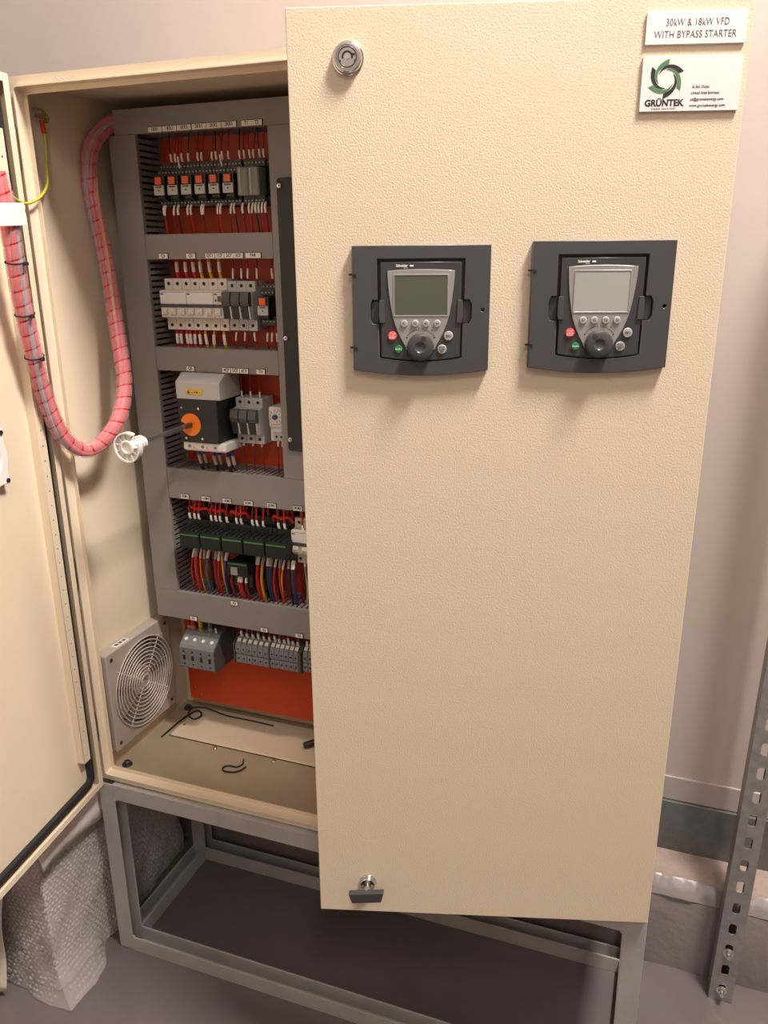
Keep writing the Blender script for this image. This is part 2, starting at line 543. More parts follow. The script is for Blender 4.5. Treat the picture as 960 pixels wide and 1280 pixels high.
# gland plate and bolt heads on the cabinet floor
MB().prism([(0.16, 0.0021), (0.275, 0.0021), (0.273, 0.005), (0.162, 0.005)], 'x', 0.045, 0.955).build('gland_plate', 'cream_smooth', cabinet, bevel=0.0006)
MB().box(0.043, 0.957, 0.1575, 0.1605, 0.0021, 0.0028).build('gland_gasket', 'wire_brown', cabinet)
for x, y in ((0.158, 0.150), (0.290, 0.150), (0.62, 0.15), (0.052, 0.20)):
    MB().lathe([(0.0045, 0), (0.0045, 0.002), (0.003, 0.0035), (0.0005, 0.004)], (x, y, 0.002), 'z', 12).build('stud', 'brass' if y < 0.19 else 'zinc', cabinet, smooth=40)
for x, y in ((0.024, 0.046), (0.022, 0.262)):
    MB().lathe([(0.010, 0), (0.010, 0.002), (0.0065, 0.0022), (0.006, 0.008), (0.0045, 0.009), (0.0005, 0.009)], (x, y, 0.002), 'z', 18).build('floor_bolt', 'steel_dark', cabinet, smooth=30)
# hinges on the left front edge
for z in (0.115, 0.42, 1.105):
    m = MB().cyl((0.0060, -0.0062, z - 0.026), (0.0060, -0.0062, z + 0.026), 0.0042, n=12)
    m.cyl((0.0060, -0.0062, z - 0.031), (0.0060, -0.0062, z + 0.031), 0.0026, n=12)
    m.box(0.0060, 0.0125, -0.0040, -0.0022, z - 0.02, z + 0.02)
    m.build('hinge', 'zinc', cabinet, smooth=40)
# paint scuff on the top rim: small sticker residue
m = MB()
for i in range(16):
    x = 0.09 + 0.0022 * i + random.uniform(-.001, .001); z = 1.1915 + random.uniform(-0.0012, 0.0012)
    m.box(x, x + 0.0014, -0.0022, -0.0018, z, z + random.uniform(0.0008, 0.002))
m.build('scuff_mark', 'sign_white', cabinet)['kind'] = 'stuff'

def make_door(side):
    """local: x from the hinge, front skin at y=0, inside towards +y; side=-1 extends to -x"""
    W, T, H0, H1 = DW, 0.020, 0.0, 1.2
    d = None
    m = MB()
    def bx(a, b, *r):
        x0, x1 = sorted((side * a, side * b)); m.box(x0, x1, *r)
    bx(0, W, 0, 0.002, H0, H1)
    d = m.build('door', 'cream_paint', cabinet, bevel=0.0016, seg=3)
    m = MB()
    bx(0.0003, 0.002, 0.002, T, H0 + .0003, H1 - .0003); bx(W - 0.002, W - 0.0003, 0.002, T, H0 + .0003, H1 - .0003)
    bx(0.002, W - 0.002, 0.002, T, H0 + .0003, H0 + 0.002); bx(0.002, W - 0.002, 0.002, T, H1 - 0.002, H1 - .0003)
    bx(0.002, 0.012, T - 0.0018, T, H0 + .002, H1 - .002); bx(W - 0.012, W - 0.002, T - 0.0018, T, H0 + .002, H1 - .002)
    bx(0.012, W - 0.012, T - 0.0018, T, H0 + .002, H0 + 0.012); bx(0.012, W - 0.012, T - 0.0018, T, H1 - 0.012, H1 - .002)
    m.build('door_flange', 'cream_smooth', d, bevel=0.0006)
    m = MB(); bx(0.0125, W - 0.0125, 0.0022, 0.0032, H0 + .0125, H1 - .0125); m.build('inner_skin', 'cream_smooth', d)
    # black foam gasket running round
    gy = 0.0032
    x0, x1 = sorted((side * 0.013, side * (W - 0.013)))
    me = plate_mesh('gasket', [rect(x0, x1, 0.013, 1.187, 0.016), rect(x0 + 0.011, x1 - 0.011, 0.024, 1.176, 0.008)], 0.009)
    link_mesh('gasket', me, 'gasket_black', d, (0, gy + 0.009, 0), FRONT)
    # perforated stiffener strips
    for a in (0.026, W - 0.044):
        lo, hi = 0.075, 1.125
        xa, xb = sorted((side * a, side * (a + 0.018)))
        loops = [[(xa, lo), (xb, lo), (xb, hi), (xa, hi)]]
        for i in range(42):
            loops.append(circle((xa + xb) / 2, lo + 0.012 + i * 0.025, 0.0021, 8))
        link_mesh('perforated_strip', plate_mesh('perforated_strip', loops, 0.0018), 'cream_smooth', d, (0, 0.0185, 0), FRONT)
        m = MB()
        for q in (a, a + 0.0165):
            bx(q, q + 0.0015, 0.0032, 0.0168, lo, hi)
        m.build('strip_web', 'cream_smooth', d)
    return d
rdoor = make_door(-1)
rdoor.location = (1.0, -0.020, 0); rdoor.rotation_euler = (0, 0, TH)
rdoor['label'] = 'right door, half open, carrying the two keypads'
ldoor = make_door(1)
ldoor.location = (-0.001, -0.021, 0); ldoor.rotation_euler = (0, 0, -THL)
ldoor['label'] = 'left door swung wide open, inner side showing'
def on_door(sd, z, off=0.0):
    """point on the right door: sd metres from its hinge, off metres in front of its skin"""
    return Vector((1.0 - sd * math.cos(TH) + off * math.sin(TH), -0.020 - sd * math.sin(TH) - off * math.cos(TH), z))

# locks on the right door
def lock(sd, z, q):
    prof = [(0.0172, 0), (0.0172, 0.0012), (0.0160, 0.0024), (0.0152, 0.0072), (0.0140, 0.0086), (0.0118, 0.0088), (0.0114, 0.0080), (0.0005, 0.0080)]
    return MB().lathe([(r * q, h) for r, h in prof], (-sd, 0, z), '-y', 32).build('lock', 'chrome', rdoor, smooth=30)
lock(0.4228, 1.1503, 1.0)
lock(0.4165, 0.0555, 0.74)
m = MB()
sd, z = 0.4228, 1.1503
m.torus((-sd, -0.0081, z), 0.0098, 0.0008, 'y', 30, 6)
m.build('lock_ring', 'steel_dark', rdoor, smooth=60)
m = MB()
for i in range(10):
    a0, a1 = math.radians(-20 + 22 * i), math.radians(-20 + 22 * (i + 1))
    m.prism([(-sd + r * math.cos(a), z + r * math.sin(a)) for r, a in ((0.0042, a0), (0.0062, a0), (0.0062, a1), (0.0042, a1))], 'y', -0.0080, -0.0083)
m.box(-sd + 0.0045, -sd + 0.0082, -0.0083, -0.0080, z + 0.0010, z + 0.0034)
m.build('key_slot', 'ink_black', rdoor)
MB().cyl((-sd, -0.0079, z), (-sd, -0.0096, z), 0.0026, n=14).build('lock_pin', 'zinc', rdoor, smooth=40)
for q in (-1, 1):
    MB().cyl((-sd + q * 0.0082, -0.0079, z - 0.004), (-sd + q * 0.0082, -0.0083, z - 0.004), 0.0013, n=10).build('lock_dimple', 'ink_black', rdoor)

# black winged key standing in the lower lock
k = empty('lock_key', on_door(0.4165, 0.0555, 0.0080), (0, math.radians(-5), TH), 'black winged plastic key standing in the lower lock of the right door', 'key')
MB().cyl((0, -0.0002, 0), (0, -0.016, 0), 0.0052, n=18).build('shank', 'chrome', k, smooth=40)
m = MB().prism([(-0.0262, 0.0050), (0.0262, 0.0050), (0.0205, -0.0115), (-0.0225, -0.0115)], 'y', -0.013, -0.0225)
m.build('wing', 'keypad_dark', k, bevel=0.0012)

# ------------------------------------------------------------------ keypads on the right door
def bowed(x0, x1, z0, z1, sag, n=10):
    """rectangle whose lower edge bows downwards by sag"""
    lo = [(x0 + (x1 - x0) * i / n, z0 - sag * (1 - (2 * i / n - 1) ** 2)) for i in range(n + 1)]
    return lo + [(x1, z1), (x0, z1)]
def make_keypad(screen_mat, label):
    t = empty('drive_keypad', label=label, cat='keypad', group='drive keypads on the right door')
    # frame with window and finger notches
    outer = bowed(-0.0795, 0.0795, -0.0690, 0.0715, 0.0068, 14)
    lo = [(-0.0485 + 0.097 * i / 8, -0.0545 - 0.0045 * (1 - (2 * i / 8 - 1) ** 2)) for i in range(9)]
    inner = lo + [(0.0490, -0.0155), (0.0560, -0.0155), (0.0585, -0.010), (0.0585, 0.006), (0.0560, 0.0115), (0.0495, 0.0115),
                  (0.0500, 0.0570), (-0.0500, 0.0570), (-0.0495, 0.0115), (-0.0560, 0.0115), (-0.0585, 0.006), (-0.0585, -0.010), (-0.0560, -0.0155), (-0.0490, -0.0155)]
    hole = circle(0.0715, 0.0, 0.0021, 12)
    link_mesh('mounting_frame', plate_mesh('mounting_frame', [outer, inner, hole], 0.0095, 0.0007), 'frame_dark', t, (0, -0.0004, 0), FRONT)
    MB().box(-0.060, 0.060, -0.0032, -0.0004, -0.0605, 0.0585).build('recess_floor', 'black_plastic', t)
    for sx in (-1, 1):
        m = MB().prism([(0.0488, -0.0150), (0.0555, -0.0150), (0.058, -0.010), (0.058, 0.006), (0.0555, 0.0110), (0.0488, 0.0110)], 'y', -0.0033, -0.0062)
        o = m.build('finger_notch', 'keypad_dark', t, bevel=0.0005)
        if sx < 0: o.scale.x = -1
        m = MB().prism([(0.0415, -0.0145), (0.0478, -0.0145), (0.0488, -0.009), (0.0488, 0.006), (0.0478, 0.0115), (0.0425, 0.0115)], 'y', -0.0095, -0.0125)
        o = m.build('latch', 'frame_dark', t, bevel=0.0006)
        if sx < 0: o.scale.x = -1
    # hinge pins on the left edge
    for z in (0.040, -0.043):
        m = MB().box(-0.0835, -0.0775, -0.0078, -0.0052, z - 0.0011, z + 0.0011)
        m.prism([(-0.0790, z - 0.0011), (-0.0745, z - 0.0035), (-0.0745, z + 0.0005), (-0.079, z + 0.0011)], 'y', -0.0098, -0.0104)
        m.build('hinge_pin', 'black_plastic', t)
    # the keypad itself
    body = bowed(-0.0463, 0.0463, -0.0535, 0.0535, 0.0042, 12)
    link_mesh('keypad_body', plate_mesh('keypad_body', [body], 0.0075, 0.0006), 'keypad_dark', t, (0, -0.0032, 0), FRONT)
    half = [(0.0385, 0.0440), (0.0380, 0.030), (0.0360, 0.0120), (0.0332, -0.0055), (0.0302, -0.0155), (0.0265, -0.0250), (0.0222, -0.0340), (0.0180, -0.0410)]
    sh = [(-x, z) for x, z in half]
    for q in range(1, 10):
        a = math.pi + math.pi * q / 10
        sh.append((0.0180 * math.cos(a), -0.0410 + 0.0100 * math.sin(a)))
    right = [(x, z) for x, z in reversed(half)]
    top = [(0.0385 - 0.077 * i / 10, 0.0440 + 0.0016 * (1 - (2 * i / 10 - 1) ** 2)) for i in range(1, 10)]
    link_mesh('silver_face', plate_mesh('silver_face', [sh + right + top], 0.0016, 0.0004), 'keypad_silver', t, (0, -0.0107, 0), FRONT)
    link_mesh('screen_bezel', plate_mesh('screen_bezel', [rect(-0.0320, 0.0320, -0.0070, 0.0402, 0.001), rect(-0.0304, 0.0304, -0.0055, 0.0388, 0.0008)], 0.0007, 0.0002), 'keypad_silver', t, (0, -0.0123, 0), FRONT)
    MB().box(-0.0304, 0.0304, -0.01255, -0.0123, -0.0055, 0.0388).build('screen', screen_mat, t)
    for i in range(4):
        x = -0.0192 + 0.0128 * i
        b = MB().lathe([(0.0041, 0), (0.0041, 0.0012), (0.0036, 0.0019), (0.0005, 0.0021)], (x, -0.0123, -0.0150), '-y', 18).build('function_key', 'button_silver', t, smooth=35)
        lettering('F%d' % (i + 1), 0.0036, 'ink_black', b, (x, -0.0145, -0.0150))
    def key(x, z, r, m, txt, tm, size, sx=1.0, two=None):
        b = MB().lathe([(r, 0), (r, 0.0012), (r * 0.9, 0.0019), (0.0005, 0.0021)], (x, -0.0107, z), '-y', 22).build('key', m, t, smooth=35)
        if two:
            lettering(txt, size, tm, b, (x, -0.0129, z + 0.0022), sx=sx)
            lettering(two, size, tm, b, (x, -0.0129, z - 0.0022), sx=sx)
            MB().box(x - r * .8, x + r * .8, -0.0130, -0.0127, z - 0.0002, z + 0.0002).build('key_line', tm, b)
        else:
            lettering(txt, size, tm, b, (x, -0.0129, z), sx=sx)
        return b
    key(-0.0330, -0.0292, 0.0054, 'red_button', 'STOP', 'ink_white', 0.0034, two='RESET', sx=0.85)['label'] = 'red stop key'
    key(-0.0258, -0.0446, 0.0046, 'green_button', 'RUN', 'ink_white', 0.0034)['label'] = 'green run key'
    key(0.0325, -0.0292, 0.0054, 'button_silver', 'ESC', 'ink_black', 0.0036)['label'] = 'silver escape key'
    key(0.0252, -0.0446, 0.0054, 'button_silver', 'FWD', 'ink_black', 0.0030, two='REV')['label'] = 'silver direction key'
    # jog dial
    m = MB().lathe([(0.0158, 0.0), (0.0158, 0.006), (0.0150, 0.0088), (0.0135, 0.0098), (0.0065, 0.0098), (0.0058, 0.0090), (0.0040, 0.0083), (0.0005, 0.0081)], (0, -0.0122, -0.0415), '-y', 40)
    d = m.build('jog_dial', 'knob_dark', t, smooth=35)
    MB().lathe([(0.0030, 0), (0.0030, 0.0002), (0.0024, 0.0003), (0.0005, 0.0001)], (0.0035 if screen_mat == 'lcd_green' else -0.0062, -0.0220, -0.0312 if screen_mat == 'lcd_green' else -0.0325), '-y', 14).build('finger_dimple', 'keypad_dark', d, smooth=40)
    # scale printed around the dial
    m = MB()
    for a0, a1 in ((100, 142), (38, 80)):
        for q in range(8):
            a = math.radians(a0 + (a1 - a0) * q / 8); b = math.radians(a0 + (a1 - a0) * (q + 0.8) / 8)
            R = 0.0196
            m.prism([(R * math.cos(a), -0.0415 + R * math.sin(a)), (R * math.cos(b), -0.0415 + R * math.sin(b)), ((R + .0005) * math.cos(b), -0.0415 + (R + .0005) * math.sin(b)), ((R + .0005) * math.cos(a), -0.0415 + (R + .0005) * math.sin(a))], 'y', -0.0123, -0.0125)
    m.box(-0.0024, -0.0018, -0.0125, -0.0123, -0.0242, -0.0190)
    for sx in (-1, 1):
        x, z = sx * 0.0162, -0.0304
        m.prism([(x - 0.0011, z), (x + 0.0011, z), (x, z - 0.0022)], 'y', -0.0123, -0.0125)
        m.box(sx * .0130 - 0.0008, sx * .0130 + 0.0008, -0.0125, -0.0123, -0.0228, -0.0224)
    m.box(0.0130 - 0.0002, 0.0130 + 0.0002, -0.0125, -0.0123, -0.0234, -0.0218)
    m.build('dial_scale', 'ink_black', t)
    # maker's name above the screen
    lettering('Schneider', 0.0042, 'ink_white', t, (-0.0220, -0.0109, 0.0495), name='maker_lettering', offset=0.0001, sx=0.80)
    MB().box(-0.0128, -0.0086, -0.0110, -0.0107, 0.0485, 0.0503).build('maker_block', 'ink_white', t)
    lettering('Electric', 0.0016, 'ink_white', t, (-0.0176, -0.0109, 0.0470), name='maker_lettering')
    return t
kp = make_keypad('lcd_green', 'dark drive keypad with greenish glossy screen, left of the pair on the right door')
kp.location = on_door(0.3425, 0.8868, 0.0); kp.rotation_euler = (0, 0, TH)
kp = make_keypad('lcd_reflecting', 'dark drive keypad with pale grey screen, right of the pair on the right door')
kp.location = on_door(0.1370, 0.8900, 0.0); kp.rotation_euler = (0, 0, TH)

# ------------------------------------------------------------------ name plates on the right door
t = empty('name_plate', on_door(0.0582, 1.1707, 0.0), (0, 0, TH), 'white engraved plate reading 30kW and 18kW VFD with bypass starter', 'sign')
MB().box(-0.0512, 0.0512, -0.0030, -0.0004, -0.0150, 0.0150).build('plate', 'sign_white', t, bevel=0.0003)
lettering('30kW & 18kW VFD', 0.0096, 'ink_grey', t, (0.0010, -0.0031, 0.0050), offset=-0.00005, spacing=1.08, sx=0.76)
lettering('WITH BYPASS STARTER', 0.0096, 'ink_grey', t, (-0.0005, -0.0031, -0.0062), offset=-0.00005, spacing=1.05, sx=0.80)
t = empty('company_plate', on_door(0.0585, 1.1183, 0.0), (0, 0, TH), 'white company plate with green and black swirl logo under the engraved plate', 'sign')
MB().box(-0.0515, 0.0515, -0.0034, -0.0004, -0.0262, 0.0262).build('plate', 'card_white', t, bevel=0.0003)
LC = (-0.0262, 0.0050)
def blade(a0):
    """one curved arm of the swirl, broad outside and pointed inside"""
    out, inn = [], []
    n = 14
    for i in range(n + 1):
        q = i / n
        a = math.radians(a0 + 128 * q)
        R = 0.0192 - 0.0105 * q ** 0.8
        w = 0.0050 * (1 - q) ** 0.8 + 0.0001
        out.append((LC[0] + R * math.cos(a), LC[1] + R * math.sin(a)))
        inn.append((LC[0] + (R - w) * math.cos(a), LC[1] + (R - w) * math.sin(a)))
    return out + inn[::-1]
for i in range(6):
    link_mesh('logo_blade', plate_mesh('logo_blade', [blade(22 + 60.5 * i)], 0.0003), 'ink_black' if i % 2 == 0 else 'ink_green', t, (0, -0.0034, 0), FRONT)
lettering('GRÜNTEK', 0.0088, 'ink_black', t, (-0.0262, -0.0035, -0.0182), offset=0.00030, sx=1.0)
lettering('ENERGY SOLUTIONS', 0.0021, 'ink_grey', t, (-0.0262, -0.0035, -0.0236), spacing=1.35)
for i, (tx, zz) in enumerate((('Al Saif, Dubai', 0.0), ('United Arab Emirates', -0.0058), ('cs@gruntekenergy.com', -0.0120), ('www.gruntekenergy.com', -0.0180))):
    lettering(tx, 0.0036, 'ink_grey' if i < 2 else 'ink_black', t, (0.0015 - 0.0003 * i, -0.0035, -0.0030 + zz), align='LEFT', offset=0.00002, sx=[.93, .93, 1.0, 1.02][i])

# ------------------------------------------------------------------ slotted wiring ducts on the mounting plate
YD = 0.178
def duct(x0, x1, z0, z1, axis, label, tags=(), tag_w=0.0105, both=True, front=YD, plain=False):
    """plastic slotted trunking; local origin at its lower left back corner on the plate"""
    t = empty('wiring_duct', (x0, YP, z0), label=label, cat='duct', group='grey slotted wiring ducts')
    w, h, d = x1 - x0, z1 - z0, YP - front
    L = h if axis == 'v' else w
    MB().box(0, w, -0.0015, -0.0002, 0, h).build('base', 'duct_grey', t)
    pitch, fw_ = 0.0100, 0.0063
    for side in (0, 1):
        m = MB()
        n = int(L / pitch)
        off = (L - n * pitch) / 2
        k = 0.0014
        if axis == 'v':
            xa = 0.0008 if side == 0 else w - 0.0008 - k
            for i in range(n):
                a = off + i * pitch + (pitch - fw_) / 2
                m.box(xa, xa + k, -d + 0.006, -0.006, a, a + fw_)
            m.box(xa, xa + k, -0.006, -0.0015, 0, L)
            m.box(xa, xa + k, -d + 0.0016, -d + 0.007, 0, L)
        else:
            za = 0.0008 if side == 0 else h - 0.0008 - k
            for i in range(n):
                a = off + i * pitch + (pitch - fw_) / 2
                m.box(a, a + fw_, -d + 0.006, -0.006, za, za + k)
            m.box(0, L, -0.006, -0.0015, za, za + k)
            m.box(0, L, -d + 0.0016, -d + 0.007, za, za + k)
        m.build('slotted_side', 'duct_grey', t)['kind'] = 'stuff'
    m = MB().box(0, w, -d, -d + 0.0015, 0, h)
    if axis == 'v':
        m.box(0, 0.0007, -d + .0015, -d + 0.008, 0, h); m.box(w - 0.0007, w, -d + .0015, -d + 0.008, 0, h)
    else:
        m.box(0, w, -d + .0015, -d + 0.008, 0, 0.0007); m.box(0, w, -d + .0015, -d + 0.008, h - 0.0007, h)
    c = m.build('cover', 'duct_grey', t, bevel=0.0004, seg=1)
    m = MB()
    lat = w if axis == 'v' else h
    for q in range(max(2, int((lat - 0.008) / 0.0085))):
        for dd in (0.017, 0.028, 0.039, 0.050, 0.060):
            a_ = 0.007 + 0.0085 * q + random.uniform(-.001, .001)
            if a_ > lat - 0.006 or dd > d - 0.008: continue
            p = [((a_, -dd, L * f) if axis == 'v' else (L * f, -dd, a_)) for f in (0.01, 0.99)]
            m.cyl(p[0], p[1], 0.0036, n=6)
    m.build('wire_bundle', 'wire_black', t)['kind'] = 'stuff'
    for txt, x, z in tags:
        tw = tag_w if isinstance(tag_w, float) else tag_w(txt)
        if txt in ('FAR',): tw = 0.0138
        b = MB().box(x - x0 - tw, x - x0 + tw, -d - 0.0016, -d - 0.0001, z - z0 - 0.0040, z - z0 + 0.0040).build('tag', 'tag_white', t)
        MB().box(x - x0 - tw - .0003, x - x0 + tw + 0.0012, -d - 0.0012, -d - 0.00005, z - z0 - 0.0042, z - z0 + 0.0049).build('tag_holder', 'black_plastic', b)
        lettering(txt, 0.0074, 'ink_black', b, (x - x0, -d - 0.0018, z - z0 + 0.0003), offset=0.00010, sx=0.84)
    return t
duct(0.043, 0.94, 1.1415, 1.1795, 'h', 'grey slotted duct along the top of the orange plate, tagged 1KR1 to T2',
     [('1KR1', 0.124, 1.146), ('1KR2', 0.1515, 1.146), ('1KR3', 0.1788, 1.146), ('2KR1', 0.2069, 1.146), ('2KR2', 0.2338, 1.146), ('2KR3', 0.2612, 1.146), ('T1', 0.2926, 1.146), ('T2', 0.3106, 1.146)],
     lambda s_: 0.0130 if len(s_) > 2 else 0.0088)
duct(0.0305, 0.0835, 0.3255, 1.1410, 'v', 'grey upright slotted duct down the left edge of the orange plate')
duct(0.328, 0.386, 0.5755, 1.1410, 'v', 'grey upright slotted duct right of the relays, behind the black strip')
duct(0.0842, 0.3275, 0.9445, 0.9850, 'h', 'grey slotted duct under the relays, tagged Q1 to FAR',
     [('Q1', 0.1189, 0.9497), ('Q2', 0.1732, 0.9497), ('QC1', 0.2104, 0.9497), ('1CF', 0.2287, 0.9497), ('2CF', 0.2465, 0.9497), ('3CF', 0.2641, 0.9497), ('FAR', 0.2915, 0.9497)], 0.0085)
duct(0.0842, 0.3275, 0.7555, 0.7965, 'h', 'grey slotted duct above the main switch, tagged Q0 to TH',
     [('Q0', 0.1544, 0.7606), ('4CF', 0.2272, 0.7606), ('5CF', 0.2445, 0.7606), ('6CF', 0.2616, 0.7606), ('TH', 0.2938, 0.7606)], 0.0080)
duct(0.0842, 0.94, 0.5165, 0.5750, 'h', 'grey slotted duct above the contactors, tagged 1KM1 to 2KM3',
     [('1KM1', 0.1196, 0.5222), ('1KM2', 0.1651, 0.5222), ('1KM3', 0.2096, 0.5222), ('2KM1', 0.254, 0.5222), ('2KM2', 0.3009, 0.5222), ('2KM3', 0.3526, 0.5222)], 0.0086)
duct(0.0315, 0.94, 0.2665, 0.3250, 'h', 'grey slotted duct below the contactors, tagged X1 to X4',
     [('X3', 0.2098, 0.3180), ('X1', 0.1154, 0.2714), ('X2', 0.271, 0.2714), ('X4', 0.3445, 0.2714)], 0.0072)
# black strip screwed over the right-hand duct
t = empty('cover_strip', (0.341, YD, 0.627), label='black steel strip with three screws on the right-hand duct', cat='strip')
link_mesh('strip', plate_mesh('strip', [rect(0, 0.052, 0, 0.438, 0.005)], 0.003, 0.0004), 'black_plate', t, (0, -0.0006, 0), FRONT)
for z in (0.020, 0.1915, 0.4265):
    x = 0.005
    b = MB().lathe([(0.0042, 0), (0.0042, 0.0012), (0.0034, 0.0024), (0.0005, 0.0028)], (x, -0.0034, z), '-y', 16).build('screw', 'zinc', t, smooth=35)
    m = MB().box(x - 0.0018, x + 0.0018, -0.0066, -0.0058, z - 0.0005, z + 0.0005); m.box(x - 0.0005, x + 0.0005, -0.0066, -0.0058, z - 0.0018, z + 0.0018)
    m.build('screw_slot', 'steel_dark', b)
# mounting rails
for x0, x1, z, wh in ((0.090, 0.326, 1.062, 'under the relays'), (0.090, 0.326, 0.8690, 'under the white breakers'), (0.222, 0.326, 0.669, 'beside the main switch'), (0.098, 0.45, 0.445, 'under the contactors'), (0.078, 0.45, 0.205, 'under the terminals')):
    m = MB().box(x0, x1, -0.0085, -0.0072, z - 0.0175, z - 0.0125)
    m.box(x0, x1, -0.0085, -0.0072, z + 0.0125, z + 0.0175)
    m.box(x0, x1, -0.0085, -0.0002, z - 0.0135, z - 0.0125); m.box(x0, x1, -0.0085, -0.0002, z + 0.0125, z + 0.0135)
    m.box(x0, x1, -0.0014, -0.0002, z - 0.0125, z + 0.0125)
    o = m.build('mounting_rail', 'zinc', None, loc=(0, YP, 0))
    set_props(o, 'zinc plated top hat rail ' + wh, 'rail', 'mounting rails on the orange plate')

# ------------------------------------------------------------------ devices
def relay(loc, label, group='plug-in relays in the top row', w=0.0255, h=0.068):
    """black screw socket with a plug-in relay; local origin at the plate, lower middle of the socket"""
    t = empty('plug_in_relay', loc, label=label, cat='relay', group=group)
    x = w / 2
    prof = [(-0.009, 0.0), (-0.009, h), (-0.050, h), (-0.050, h - 0.010), (-0.056, h - 0.010), (-0.056, h - 0.019), (-0.048, h - 0.020), (-0.048, 0.016), (-0.056, 0.015), (-0.056, 0.0)]
    MB().prism(prof, 'x', -x + 0.0003, x - 0.0003).build('socket', 'black_plastic', t)
    for z, yy in ((h - 0.005, -0.050), (h - 0.0145, -0.056), (0.0065, -0.056)):
        m = MB()
        for i in range(4):
            xx = -x + (i + 0.5) * w / 4
            m.cyl((xx, yy - 0.0001, z), (xx, yy - 0.0006, z), 0.0012, n=8)
        m.build('screw_row', 'galvanised', t)['kind'] = 'stuff'
    MB().box(-0.0105, 0.0105, -0.074, -0.0481, 0.0165, h - 0.0205).build('relay_body', 'black_plastic', t, bevel=0.0008)
    MB().box(-0.0060, 0.0060, -0.0775, -0.0741, 0.0340, h - 0.0225).build('test_tab', 'orange_tab', t, bevel=0.0008)
    b = MB().box(-0.0095, 0.0095, -0.0765, -0.0741, 0.0175, 0.0325).build('relay_label', 'light_grey', t, bevel=0.0006)
    m = MB().box(-0.006, 0.006, -0.0768, -0.0766, 0.0292, 0.0310); m.box(-0.0015, 0.0015, -0.0768, -0.0766, 0.0238, 0.0258)
    m.build('print', 'ink_black', b)
    m = MB().prism([(-0.056, 0.0125), (-0.070, 0.016), (-0.070, 0.0125), (-0.058, 0.008)], 'x', -0.007, 0.007)
    m.build('ejector_clip', 'black_plastic', t)
    return t
names1 = ['1KR1', '1KR2', '1KR3', '2KR1', '2KR2', '2KR3']
proto = None
for i, nm in enumerate(names1):
    lb_ = 'black plug-in relay with orange tab below the %s tag' % nm
    loc = (0.1235 + 0.0261 * i, YP, 1.0285)
    if proto is None: proto = relay(loc, lb_)
    else:
        o = copy_tree(proto); o.location = loc; o['label'] = lb_
o = copy_tree(proto); o.location = (0.3055, YP, 0.8370); o['label'] = 'black plug-in relay with orange tab, right of the fuse holders'; o['group'] = 'plug-in relays in the second row'
def timer(loc, label):
    t = empty('timer_relay', loc, label=label, cat='relay', group='clear timer relays in the top row')
    h, x = 0.068, 0.0096
    prof = [(-0.009, 0.0), (-0.009, h), (-0.050, h), (-0.050, h - 0.010), (-0.056, h - 0.011), (-0.048, h - 0.012), (-0.048, 0.014), (-0.056, 0.013), (-0.056, 0.0)]
    MB().prism(prof, 'x', -x + 0.0002, x - 0.0002).build('socket', 'black_plastic', t)
    MB().box(-0.0085, 0.0085, -0.070, -0.0485, 0.0140, h - 0.0140).build('works', 'terminal_dark', t)
    MB().box(-0.0080, -0.0060, -0.0722, -0.0702, 0.0150, h - 0.0150).build('light_strip', 'light_grey', t)
    MB().box(-0.0092, 0.0092, -0.0760, -0.0482, 0.0120, h - 0.0125).build('clear_cover', 'clear_cover', t, bevel=0.002)
    m = MB()
    for z, yy in ((h - 0.005, -0.050), (0.006, -0.056)):
        for i in range(3):
            xx = -x + (i + 0.5) * 2 * x / 3
            m.cyl((xx, yy - 0.0001, z), (xx, yy - 0.0008, z), 0.0014, n=8)
    m.build('screw_row', 'galvanised', t)['kind'] = 'stuff'
    return t
a = timer((0.2805, YP, 1.0285), 'timer relay with clear cover below the T1 tag')
o = copy_tree(a); o.location = (0.3000, YP, 1.0285); o['label'] = 'timer relay with clear cover below the T2 tag'
# dark filler socket at the end of the row
t = empty('relay_socket', (0.3185, YP, 1.0285), label='empty black relay socket at the right end of the top row', cat='relay')
MB().prism([(-0.009, 0.0), (-0.009, 0.068), (-0.046, 0.068), (-0.048, 0.058), (-0.044, 0.05), (-0.044, 0.016), (-0.048, 0.012), (-0.048, 0.0)], 'x', -0.0086, 0.0086).build('socket', 'black_plastic', t)
m = MB()
for i in range(3): m.cyl((-0.0055 + 0.0055 * i, -0.0462, 0.063), (-0.0055 + 0.0055 * i, -0.047, 0.063), 0.0014, n=8)
m.build('screw_row', 'galvanised', t)['kind'] = 'stuff'

